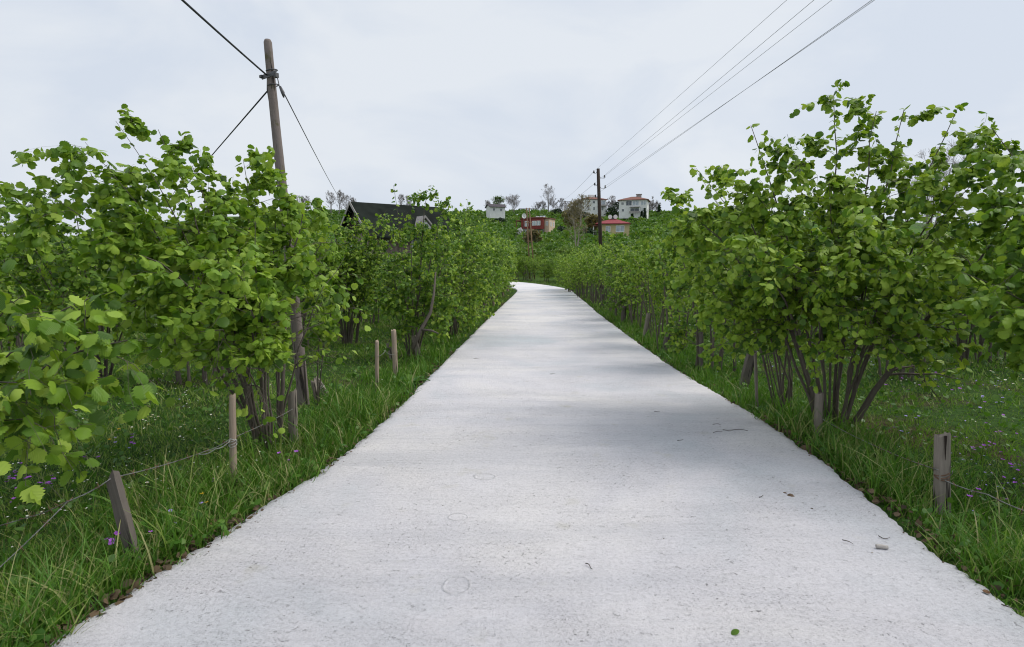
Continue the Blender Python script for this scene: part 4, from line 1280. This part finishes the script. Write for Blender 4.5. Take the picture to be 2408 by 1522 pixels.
post('round barked stake with a fresh pale cut top before the hedge', (925, 776), (930, 886), 10.5, M_WOODP, seed=6)
post('short grey leaning stub between two stakes', (912, 808), (922, 848), 9, M_WOOD, seed=7, square=True)
post('broad weathered slat leaning against hedge stems', (972, 790), (985, 842), 11, M_WOOD, seed=8, square=True)
post('leaning stub beside the pole, tied to its twin with rusty wire', (742, 890), (770, 932), 13, M_WOOD, seed=9, tie=(.5, 2))
post('upright stub beside the pole, tied to its leaning twin', (737, 896), (747, 945), 12, M_WOOD, seed=10)
post('cracked square post with a coil of rusty wire, set in long grass beside the slab', (2215, 1022), (2213, 1215), 26, M_WOOD, square=True, split=True, tie=(.48, 3), seed=11, rough=0)
post('short round post in front of the stems of the largest bush', (1925, 925), (1922, 1030), 19, M_WOOD, seed=12)
post('thick dark stake leaning against a thin upright one', (1768, 824), (1746, 916), 18, M_WOODD, seed=13, square=True)
post('thin grey upright stake propping the leaning dark one', (1775, 832), (1779, 970), 8, M_WOOD, seed=14, sides=7)
post('brown upright stake at the foot of the low leafy hazel', (1648, 782), (1648, 872), 11, M_WOODD, seed=15)
post('forked dark stake leaning over the verge', (1577, 768), (1560, 826), 13, M_WOODD, seed=16)
post('slanting stake with a pale weathered top', (1524, 738), (1514, 798), 9, M_WOOD, seed=17)
post('dark upright stake half sunk in the verge grass past the slanting one', (1467, 720), (1463, 760), 10, M_WOODD, seed=18)
for k, (a, b, c, d) in enumerate(((1142, 700, 1143, 737), (1160, 688, 1160, 722), (1182, 668, 1183, 700), (1123, 706, 1124, 742), (1193, 664, 1194, 686))):
    post('thin pale stake in the line along the inside hedge near the bend', (a, b), (c, d), 5, M_WOODP, seed=20 + k, sides=6)
    bpy.context.scene.collection.objects[-1] if False else None
for o in list(col.objects):
    if o.get('label') == 'thin pale stake in the line along the inside hedge near the bend':
        o['group'] = 'thin stakes along the inside hedge'
for k, (a, b, c, d) in enumerate(((1435, 700, 1434, 735), (1416, 692, 1415, 722), (1402, 684, 1401, 710), (1449, 712, 1447, 745))):
    o = post('dark stake in the shade of the roadside row beyond the pole side', (a, b), (c, d), 6, M_WOODD, seed=30 + k, sides=6)
    o['label'] = 'short dark stake in the shadow under the row that passes the dark pole'; o['group'] = 'dark stakes under the roadside row'

# barbed wire
BARB = MB().tube([(-.018, 0, -.012), (.018, 0, .012)], .0021, 4).tube([(0, -.018, .012), (0, .018, -.012)], .0021, 4).mesh('barb', M_RUSTW, True)
def barbed(label, pts, sag, mat, barbs=True, r=.0024, step=.13):
    pts = [np.asarray(p, float) for p in pts]
    out = []
    for a, b in zip(pts[:-1], pts[1:]):
        u = np.linspace(0, 1, 18)[:, None]
        out.append((1 - u) * a + u * b - np.array([0, 0, 1.]) * sag * 4 * u * (1 - u))
    p = np.vstack([o[:-1] for o in out] + [out[-1][-1:]])
    root = thing('barbed_wire', label, 'wire', tuple(p[0]))
    q = p - p[0]
    ds = np.concatenate([[0], np.cumsum(np.linalg.norm(np.diff(q, axis=0), axis=1))])
    m = int(ds[-1] / .02)
    ss_ = np.linspace(0, ds[-1], m)
    q = np.stack([np.interp(ss_, ds, q[:, k]) for k in range(3)], -1)
    ph = ss_ * 2 * PI / .06
    for s in (0, PI):
        MB().tube(q + np.stack([np.zeros(m), np.cos(ph + s), np.sin(ph + s)], -1) * r * .9, r, 4).build('strand', mat, root, True)
    if barbs:
        for s in np.arange(.06, ds[-1], step):
            c = [float(np.interp(s, ss_, q[:, k])) for k in range(3)]
            link('barb', BARB, root, tuple(c), (random.uniform(0, 3), random.uniform(0, 3), random.uniform(0, 3)))
    return root
yA = float(G(319, 1328)[1]); yB = float(G(549, 1150)[1]); yC = float(G(691, 1045)[1])
barbed('grey barbed wire over the plank post to the wrapped stake and stump-like post',
       [P(-120, 1440, yA - .55), P(160, 1178, yA - .12), P(262, 1124, yA), P(480, 1062, yB - .12), P(541, 1032, yB - .03), P(688, 962, yC - .06)], .012, M_WIRE)
barbed('thinner grey barbed wire branching off behind the plank post', [P(-120, 1262, yA + .3), P(60, 1218, yA + .2), P(160, 1178, yA - .10)], .01, M_WIRE, True, .002)
barbed('pale loose wire end twisted along the strand by the wrapped stake', [P(468, 1068, yB - .12), P(505, 1056, yB - .08), P(541, 1036, yB - .04)], .016, M_PALEWIRE, False, .0026)
yD = float(G(2213, 1215)[1]); yE = float(G(1922, 1030)[1])
barbed('sagging barbed wire between the round post and the cracked square post', [P(1932, 985, yE - .03), P(2060, 1050, yE - .6), P(2205, 1105, yD - .06), ], .01, M_WIRE)
barbed('barbed wire running low through the grass away from the cracked square post', [P(2222, 1130, yD - .06), P(2320, 1162, yD - .3), P(2450, 1215, yD - .6)], .01, M_WIRE)
barbed('slack wire between the thin reddish stake and the fresh cut stake', [P(887, 838, float(G(887, 915)[1]) - .05), P(905, 826, 8.0), P(926, 834, float(G(930, 886)[1]) - .05)], .02, M_WIRE, False)

# bent limb resting against the hedge
q0 = G(985, 842)
MB().tube([np.array(P(a, b, c)) - q0 for a, b, c in ((970, 820, 9.9), (990, 775, 9.95), (1012, 735, 10.0), (1020, 690, 10.1), (1024, 640, 10.2))], [.035, .03, .028, .022, .015], 8).tube(
    [np.array(P(a, b, c)) - q0 for a, b, c in ((990, 775, 9.95), (1015, 778, 9.8), (1030, 784, 9.7))], [.024, .02, .01], 7).build(
    'dead_branch', M_BARK, None, True, loc=tuple(q0), label='crooked forked dead branch propped in the hedge behind the slat', cat='branch')

# ------------------------------------------------------------------ grass, weeds, flowers
gr = np.random.default_rng(21)
def scatter(n, r0, r1, ang=60):
    r = np.exp(gr.uniform(math.log(r0), math.log(r1), n)); a = np.radians(gr.uniform(-ang, ang, n))
    return np.stack([r * np.sin(a), r * np.cos(a)], -1)
def blades(xy, h, w, lean, seg, tint):
    n = len(xy)
    z = ground(xy[:, 0], xy[:, 1]) - .01
    a = gr.uniform(0, 2 * PI, n); d = np.stack([np.cos(a), np.sin(a), np.zeros(n)], -1)
    b = gr.uniform(0, 2 * PI, n); s = np.stack([np.cos(b), np.sin(b), np.zeros(n)], -1)
    base = np.column_stack([xy, z])
    V = []
    us_ = np.linspace(0, 1, seg + 1)
    for u in us_[:-1]:
        c = base + np.array([0, 0, 1.]) * (h * (u - .25 * lean * u * u))[:, None] + d * (h * lean * u ** 2)[:, None]
        wv = (w * (1 - u * .55))[:, None] * s * .5
        V += [c - wv, c + wv]
    u = 1.0
    V.append(base + np.array([0, 0, 1.]) * (h * (1 - .25 * lean))[:, None] + d * (h * lean)[:, None])
    k = len(V)
    V = np.stack(V, 1).reshape(-1, 3)
    o_ = np.arange(n)[:, None] * k
    F4 = np.concatenate([o_ + np.array([[2 * q, 2 * q + 1, 2 * q + 3, 2 * q + 2]]) for q in range(seg - 1)]) if seg > 1 else np.zeros((0, 4), int)
    F3 = o_ + np.array([[k - 3, k - 2, k - 1]])
    return V, [F4, F3], np.repeat(tint, k)
def patchy(xy, s=1.0):
    return .5 + .5 * np.sin(xy[:, 0] * 1.7 * s + 1.3 * np.sin(xy[:, 1] * 1.1 * s)) * np.cos(xy[:, 1] * 1.9 * s + .8 * np.sin(xy[:, 0] * .9 * s))
def put(name, label, V, F, t, mat):
    link(name, make_mesh(name, V, F, mat, True, tint=t), kind='stuff', label=label, cat='grass' if 'grass' in name else 'plants')
# long verge grass along both edges
xy = scatter(420000, 1.2, 26)
rd = road_dist(xy[:, 0], xy[:, 1]) - HALF
keep = (rd > -.015) & (rd < 1.0) & (gr.random(len(xy)) < np.clip(1.15 - rd * .75, 0, 1) * (.35 + .65 * patchy(xy, 1.6)))
keep &= ~((xy[:, 1] > 8) & (gr.random(len(xy)) < .3))
keep &= ~((rd < .10) & (gr.random(len(xy)) < .75 * (patchy(xy, 1.3) > .45)))
xy = xy[keep]; rd = rd[keep]
dist = np.hypot(xy[:, 0], xy[:, 1])
h = gr.gamma(5, .042, len(xy)) * (.45 + .75 * patchy(xy, 2.2)) * np.where(rd < .06, .6, 1)
h = np.clip(h, .05, .48)
w = gr.uniform(.004, .011, len(xy)) * np.clip(dist / 4, 1, 3)
nearm = dist < 7
for msk, seg in ((nearm, 4), (~nearm, 2)):
    V, F, t = blades(xy[msk], h[msk], w[msk], gr.uniform(.15, .95, msk.sum()), seg, np.where(gr.random(msk.sum()) < .02, .97, gr.beta(2, 2.5, msk.sum()) * .8))
    put('verge_grass', 'long grass along the ragged road edge' if seg == 4 else 'long grass along the road edge further on', V, F, t, M_GRASS)
print('verge blades', len(xy))
# meadow
xy = scatter(380000, 1.6, 60)
rd = road_dist(xy[:, 0], xy[:, 1]) - HALF
xy = xy[rd > .15]
dist = np.hypot(xy[:, 0], xy[:, 1])
h = gr.gamma(4, .0145, len(xy)) * (.5 + .9 * patchy(xy, .9)) * np.clip(dist / 9, 1, 2.2)
h = np.clip(h, .02, .3)
w = gr.uniform(.004, .008, len(xy)) * np.clip(dist / 4, 1, 7)
tn = np.clip(gr.beta(2, 2.5, len(xy)) * .7 + .25 * patchy(xy, .6), 0, .99)
for msk, seg in ((dist < 8, 2), (dist >= 8, 1)):
    V, F, t = blades(xy[msk], h[msk], w[msk] * (1 if seg == 2 else 1.3), gr.uniform(.2, 1.0, msk.sum()), seg, tn[msk])
    put('meadow_grass', 'short green meadow grass under the hazel bushes' if seg == 2 else 'short meadow grass deeper in the orchard', V, F, t, M_GRASS)
print('meadow blades', len(xy))
# small broad weeds
xy = scatter(60000, 1.5, 22)
rd = road_dist(xy[:, 0], xy[:, 1]) - HALF
keep = (rd > .03) & (gr.random(len(xy)) < np.where(rd < .5, .9, .55) * patchy(xy, 2.7))
xy = xy[keep]; n = len(xy)
dist = np.hypot(xy[:, 0], xy[:, 1])
lv = Leaves()
pos = np.column_stack([xy, ground(xy[:, 0], xy[:, 1]) + gr.uniform(.02, .13, n)])
A, S, Nn = leaf_frames(gr, pos, norm(gr.normal(0, 1, (n, 3))), np.ones(n), droop=.0, jitter=.5)
lv.p, lv.a, lv.s, lv.n, lv.z, lv.t = pos, A, S, Nn, gr.uniform(.02, .055, n) * np.clip(dist / 6, 1, 1.5), gr.uniform(0, .95, n)
V, F, t, u = lv.geometry(np.arange(n), 'lo')
put('weeds', 'low broad leaved weeds and clover among the grass', V, F, t, M_WEED)

# brown leaf litter, soil crumbs and grit where the slab meets the verge
xy = scatter(160000, 1.4, 24)
rd = road_dist(xy[:, 0], xy[:, 1]) - HALF
keep = (rd > -.10) & (rd < .14) & (gr.random(len(xy)) < np.where(rd < -.01, .07, .8) * (.15 + .85 * patchy(xy, 1.3)))
xy = xy[keep]; rd = rd[keep]; n = len(xy)
pos = np.column_stack([xy, np.where(rd < .02, terrain(xy[:, 0] * 0, xy[:, 1]) + .002, ground(xy[:, 0], xy[:, 1]) + .02 + .05 * gr.random(n))])
lv = Leaves()
A, S, Nn = leaf_frames(gr, pos, norm(gr.normal(0, 1, (n, 3))), np.ones(n), droop=0., jitter=.35)
lv.p, lv.a, lv.s, lv.n, lv.z, lv.t = pos, A, S, Nn, np.where(rd < .0, gr.uniform(.004, .014, n), gr.uniform(.012, .045, n)), gr.uniform(0, .95, n)
V, F, t, u = lv.geometry(np.arange(n), 'lo')
put('leaf_litter', 'brown crumbs and dead leaves along the ragged slab edge', V, F, t, M_LITTER)
# flowers
def flower_mesh(name, petals, r, mat, h, cup=.3):
    a = np.arange(petals) * 2 * PI / petals
    V = []; F4 = []
    for k, t in enumerate(a):
        d = np.array([math.cos(t), math.sin(t), 0]); s = np.array([-math.sin(t), math.cos(t), 0]); b = len(V)
        wd = r * PI / petals * .9
        V += [d * r * .1, d * r * .65 + s * wd + np.array([0, 0, cup * r * .5]), d * r + np.array([0, 0, cup * r]), d * r * .65 - s * wd + np.array([0, 0, cup * r * .5])]
        F4.append((b, b + 1, b + 2, b + 3))
    V = np.array(V) + np.array([0, 0, h])
    return make_mesh(name, V, [F4], mat)
def stalk_mesh(h, r=.0016):
    return MB().tube([(0, 0, -.02), (.004, 0, h * .5), (0, 0, h)], r, 4).mesh('stalk', M_STALK, True)
def centre_mesh(h, r, mat):
    return MB().tube([(0, 0, h), (0, 0, h + r * .6), (0, 0, h + r)], [r, r * .9, r * .3], 7).mesh('centre', mat, True)
FL = dict(
    purple=(flower_mesh('petals', 5, .015, M_PURPLE, .14, .45), stalk_mesh(.13), None),
    lilac=(flower_mesh('petals', 4, .013, M_LILAC, .10), stalk_mesh(.10), None),
    daisy=(flower_mesh('petals', 12, .013, M_DAISY, .08, .12), stalk_mesh(.08), centre_mesh(.08, .004, M_YELF)),
    yellow=(flower_mesh('petals', 5, .014, M_YELF, .16, .6), stalk_mesh(.16), None))
def flower(kind, x, y, label, group, sc=1.0):
    pet, stk, cen = FL[kind]
    o = thing('flower' if kind != 'daisy' else 'daisy', label, 'flower', (x, y, float(ground(x, y))), gr.uniform(0, 6.28), group)
    o.rotation_euler = (gr.uniform(-.35, .2), gr.uniform(-.25, .25), gr.uniform(0, 6.28))
    o.scale = (sc, sc, sc * gr.uniform(.7, 1.25))
    link('petals', pet, o); link('stalk', stk, o)
    if cen: link('centre', cen, o)
def patch_fl(kind, pxs, n, spread, label, group, sc=1.0):
    k = 0
    while k < n:
        px, py = pxs[int(gr.integers(len(pxs)))]
        p = G(px + gr.normal(0, spread), py + abs(gr.normal(0, spread * .5)) * gr.choice([-1, 1]))
        if p[1] > 40 or road_dist(p[0], p[1]) < HALF + .12: continue
        flower(kind, float(p[0]), float(p[1]), label, group, sc * gr.uniform(.8, 1.2)); k += 1
patch_fl('purple', [(40, 1150), (60, 1185), (20, 1200), (90, 1150), (110, 1190)], 34, 30, 'small purple flower in the patch beside the low wire under the hanging hazel leaves', 'purple flowers by the low wire')
patch_fl('purple', [(240, 1120), (310, 1078), (320, 1078), (190, 1130), (270, 1318), (342, 1305), (510, 1160), (680, 1118), (150, 1130)], 20, 8, 'purple flower scattered in the grass around the leaning plank post', 'purple flowers around the plank post')
patch_fl('purple', [(2140, 918), (2080, 940), (2170, 925), (2240, 955), (2290, 965)], 26, 26, 'purple flower in the grass behind the stems of the largest bush', 'purple flowers behind the largest bush', 1.2)
patch_fl('purple', [(2370, 1140), (2390, 1190), (2300, 1080), (2340, 1060), (2400, 1110), (2320, 1230)], 30, 30, 'purple flower in the grass beyond the cracked square post', 'purple flowers beyond the square post')
patch_fl('lilac', [(330, 920), (420, 960), (160, 990), (250, 1050), (500, 880), (390, 1240)], 26, 40, 'pale lilac flower in the shaded grass behind the wire', 'lilac flowers behind the wire')
patch_fl('lilac', [(2050, 880), (2200, 900), (2300, 940), (2380, 970), (1850, 880), (2100, 1000)], 34, 50, 'pale lilac flower in the orchard grass near the largest bush', 'lilac flowers near the largest bush', 1.2)
patch_fl('daisy', [(370, 1165), (363, 1175), (375, 1162), (330, 1010), (350, 1000), (420, 1020), (480, 1000), (350, 985), (300, 1000)], 34, 18, 'white daisy in the open grass beyond the barbed wire', 'daisies beyond the barbed wire')
patch_fl('daisy', [(2300, 900), (2360, 905), (2220, 880), (2400, 925), (2130, 860), (1850, 850), (1750, 840)], 60, 40, 'white daisy in the bright grass between the orchard rows', 'daisies between the orchard rows', 1.3)
patch_fl('yellow', [(210, 1070), (230, 1065), (262, 1064), (320, 1030)], 7, 10, 'yellow flower above the leaning plank post, in the bare patch', 'yellow flowers by the bare patch')
patch_fl('yellow', [(498, 1232), (480, 1228)], 2, 4, 'yellow flower in the verge between the plank post and the slab', 'yellow flowers in the verge')
# the uncountable rest
def flower_field(name, label, n, r, mat, cond, size):
    xy = scatter(n, 3, 32)
    rd = road_dist(xy[:, 0], xy[:, 1]) - HALF
    xy = xy[(rd > .5) & cond(xy)]
    m = len(xy); d = np.hypot(xy[:, 0], xy[:, 1])
    c = np.column_stack([xy, ground(xy[:, 0], xy[:, 1]) + gr.uniform(.05, .13, m) * np.clip(d / 8, 1, 2)])
    a = gr.uniform(0, 2 * PI, m); s = size * gr.uniform(.7, 1.3, m) * np.clip(d / 7, 1, 2.2)
    V = np.stack([c + np.stack([np.cos(a + q * PI / 2.5), np.sin(a + q * PI / 2.5), gr.normal(.3, .25, m)], -1) * s[:, None] for q in range(5)], 1).reshape(-1, 3)
    link(name, make_mesh(name, V, [np.arange(m * 5).reshape(-1, 5)], mat), kind='stuff', label=label, cat='flowers')
flower_field('meadow_daisies', 'countless tiny white daisies scattered in the orchard grass', 26000, 3, M_DAISY, lambda q: gr.random(len(q)) < .02 + .45 * (patchy(q, .5) > .8) * patchy(q, 3.1), .007)
flower_field('meadow_violets', 'countless tiny lilac flowers scattered in the orchard grass', 14000, 3, M_LILAC, lambda q: (q[:, 0] > 0) & (gr.random(len(q)) < .03 + .5 * (patchy(q, .7) < .2) * patchy(q, 2.7)), .008)

# broad dock leaves by the wrapped stake
def rosette(px, py, n, ln, label):
    p = G(px, py); root = thing('dock_plant', label, 'plant', tuple(p))
    for k in range(n):
        a = k * 2.4; el = gr.uniform(.5, 1.1); L_ = ln * gr.uniform(.7, 1.1)
        us_ = np.linspace(0, 1, 6); wd = L_ * .17 * np.sin(us_ * PI * .93 + .15)
        r_ = L_ * us_ * math.cos(el) + .35 * L_ * us_ ** 2 * .5; z_ = L_ * us_ * math.sin(el) - .45 * L_ * us_ ** 2
        d = np.array([math.cos(a), math.sin(a), 0]); s = np.array([-math.sin(a), math.cos(a), 0])
        c = d * r_[:, None] + np.array([0, 0, 1.]) * z_[:, None]
        V = np.vstack([c, c + s * wd[:, None] + [0, 0, .012], c - s * wd[:, None] + [0, 0, .012]])
        Q = [(q, q + 1, 7 + q, 6 + q) for q in range(5)] + [(q, 12 + q, 13 + q, q + 1) for q in range(5)]
        link('leaf', make_mesh('leaf', V, [Q], M_WEED, True, tint=np.full(len(V), gr.uniform(.3, .9)), uv=np.zeros((len(V), 2))), root)
rosette(520, 1160, 9, .26, 'broad leaved dock plant at the foot of the wrapped stake')
rosette(400, 1262, 8, .24, 'broad leaved plant in the grass beside the leaning plank post')
rosette(1790, 975, 8, .26, 'leafy dark weed on the verge near the round post')
rosette(965, 905, 8, .3, 'leafy weed overhanging the slab edge below the thin stakes')

# ------------------------------------------------------------------ litter on the road
def road_pt(px, py):
    for Y in np.geomspace(.8, 120, 2500):
        p = P(px, py, Y)
        if p[2] < float(terrain(0, p[1])): return np.array([p[0], p[1], float(terrain(0, p[1]))])
def twig(px, py, ln, ang, label, r=.003):
    p = road_pt(px, py)
    u = np.linspace(-.5, .5, 7); d = np.array([math.cos(ang), math.sin(ang), 0]); s = np.array([-d[1], d[0], 0])
    pts = d * (u * ln)[:, None] + s * (ln * .16 * np.sin(u * 5 + px))[:, None] + np.array([0, 0, 1.]) * (r + .006 + .004 * np.sin(u * 4 + py))[:, None]
    MB().tube(pts, np.linspace(r, r * .5, 7), 5).build('twig', M_TWIG, None, True, loc=tuple(p), label=label, cat='twig')
twig(1728, 1014, .24, -.25, 'long thin twig lying across the slab near the shaded far edge', .004)
twig(1686, 1018, .09, .2, 'short brown twig just before the long thin one')
twig(1685, 1000, .08, -.6, 'tiny twig behind the short brown one')
twig(1992, 1278, .05, -.9, 'hooked black twig on the slab left of the wood stub')
twig(2078, 1268, .055, -.5, 'curled twig just behind the wood stub')
twig(1385, 1335, .05, -.75, 'small dark twig in the middle of the slab')
twig(1600, 1037, .06, .3, 'small forked twig on the shaded slab')
twig(1545, 970, .07, .1, 'flat grey twig on the middle distance of the slab')
twig(1790, 1170, .05, .4, 'splinter lying beside the dry grass clump')
twig(2375, 1435, .06, -1.0, 'bent twig at the broken corner of the slab edge')
twig(1300, 880, .09, .15, 'faint twig on the pale left half of the slab')
twig(1120, 845, .10, .1, 'faint twig on the slab beside the hedge side edge')
p = road_pt(2072, 1291)
MB().tube([(-.028, 0, .012), (.0, 0, .0125), (.03, -.004, .012)], [.011, .012, .010], 9).build('wood_stub', M_STONE, None, False, loc=tuple(p), rot=(0, 0, -.15), label='pale broken stub of wood lying on the slab', cat='wood stub')
p = road_pt(1727, 1491)
V0, F0, U0 = LT['hi']
lf = make_mesh('fallen_leaf', V0 * np.array([.035, .042, .03]) + np.array([0, -.02, .012]), F0, M_LEAF, True, tint=np.full(len(V0), .05), uv=U0)
link('fallen_leaf', lf, None, tuple(p), (0, .3, 2.3), label='small green leaf fallen on the slab near the bottom of the picture', cat='leaf')
def clump(px, py, r, mat, label, flat=.4, seed=1):
    rng = np.random.default_rng(seed); p = road_pt(px, py)
    bm = MB(); a = np.arange(8) * 2 * PI / 8
    V = [(0, 0, r * flat)]
    for rad, z in ((.6, .75), (1.0, .15), (1.02, -.1)):
        V += [(math.cos(t) * r * rad * rng.uniform(.7, 1.25), math.sin(t) * r * rad * rng.uniform(.7, 1.25), r * flat * z * rng.uniform(.8, 1.3)) for t in a]
    F3 = [(0, 1 + k, 1 + (k + 1) % 8) for k in range(8)]
    F4 = [(1 + o_ + k, 9 + o_ + k, 9 + o_ + (k + 1) % 8, 1 + o_ + (k + 1) % 8) for o_ in (0, 8) for k in range(8)]
    link('clod' if mat is not M_DEAD else 'dead_leaf', make_mesh('clod', np.array(V), [F3, F4], mat, False), None, tuple(p), (0, 0, rng.uniform(0, 6)), label=label, cat='clod' if mat is not M_DEAD else 'leaf')
clump(1858, 1166, .024, M_CLOD, 'clump of dry grass and earth on the slab', .45, 1)
clump(1845, 1160, .012, M_CLOD, 'crumb of earth beside the dry clump', .5, 2)
clump(1909, 1197, .010, M_TWIG, 'small dark clod in front of the dry clump', .6, 3)
clump(2318, 1391, .015, M_DEAD, 'brown dead leaf at the slab edge', .4, 4)
clump(1041, 1190, .006, M_TWIG, 'tiny black speck of bark on the slab', .7, 5)
clump(1560, 1268, .005, M_TWIG, 'tiny dark crumb on the middle of the slab', .6, 6)
clump(2050, 1300, .006, M_STONE, 'tiny grey pebble beside the wood stub', .7, 7)
q = G(1893, 1064)
V = None
rng = np.random.default_rng(8)
mb = MB(); d = norm(rng.normal(0, 1, (40, 3)))
def rock(px, py, r, label, mat, seed):
    rng = np.random.default_rng(seed); p = G(px, py)
    n1, n2 = 10, 6
    V = [(0, 0, -r * .3)]; 
    for i_ in range(1, n2):
        for j_ in range(n1):
            t = i_ / n2 * PI; a = j_ / n1 * 2 * PI; k = r * rng.uniform(.85, 1.15)
            V.append((k * math.sin(t) * math.cos(a) * 1.3, k * math.sin(t) * math.sin(a), -k * .7 * math.cos(t) + r * .3))
    V.append((0, 0, r))
    F3 = [(0, 1 + (j_ + 1) % n1, 1 + j_) for j_ in range(n1)] + [(len(V) - 1, 1 + (n2 - 2) * n1 + j_, 1 + (n2 - 2) * n1 + (j_ + 1) % n1) for j_ in range(n1)]
    F4 = [(1 + i_ * n1 + j_, 1 + i_ * n1 + (j_ + 1) % n1, 1 + (i_ + 1) * n1 + (j_ + 1) % n1, 1 + (i_ + 1) * n1 + j_) for i_ in range(n2 - 2) for j_ in range(n1)]
    link('stone', make_mesh('stone', np.array(V), [F3, F4], mat, True), None, tuple(p), (0, 0, rng.uniform(0, 6)), label=label, cat='stone')
rock(1895, 1066, .06, 'brown earthy stone against the slab edge below the round post', M_CLOD, 1)
rock(27, 1480, .06, 'pale stone half hidden in the corner grass', M_STONE, 2)
# dead leaves along the edges
for k in range(40):
    side = -1 if k % 3 else 1
    y = gr.uniform(2.2, 8); x = edge_x(y, side) + side * gr.uniform(.05, .35)
    o = link('dead_leaf', lf, None, (x, y, float(ground(x, y)) + .015), (gr.uniform(-.4, .4), gr.uniform(-.4, .4), gr.uniform(0, 6)),
             label='curled brown leaf lying in the litter along the slab edge', cat='leaf', group='brown leaves along the slab edge')
    o.data = lf
dl = lf.copy(); dl.materials.clear(); dl.materials.append(M_DEAD)
for o in col.objects:
    if o.get('group') == 'brown leaves along the slab edge': o.data = dl; o.scale = (1.3, 1.3, 1.3)
print('objects', len(col.objects))
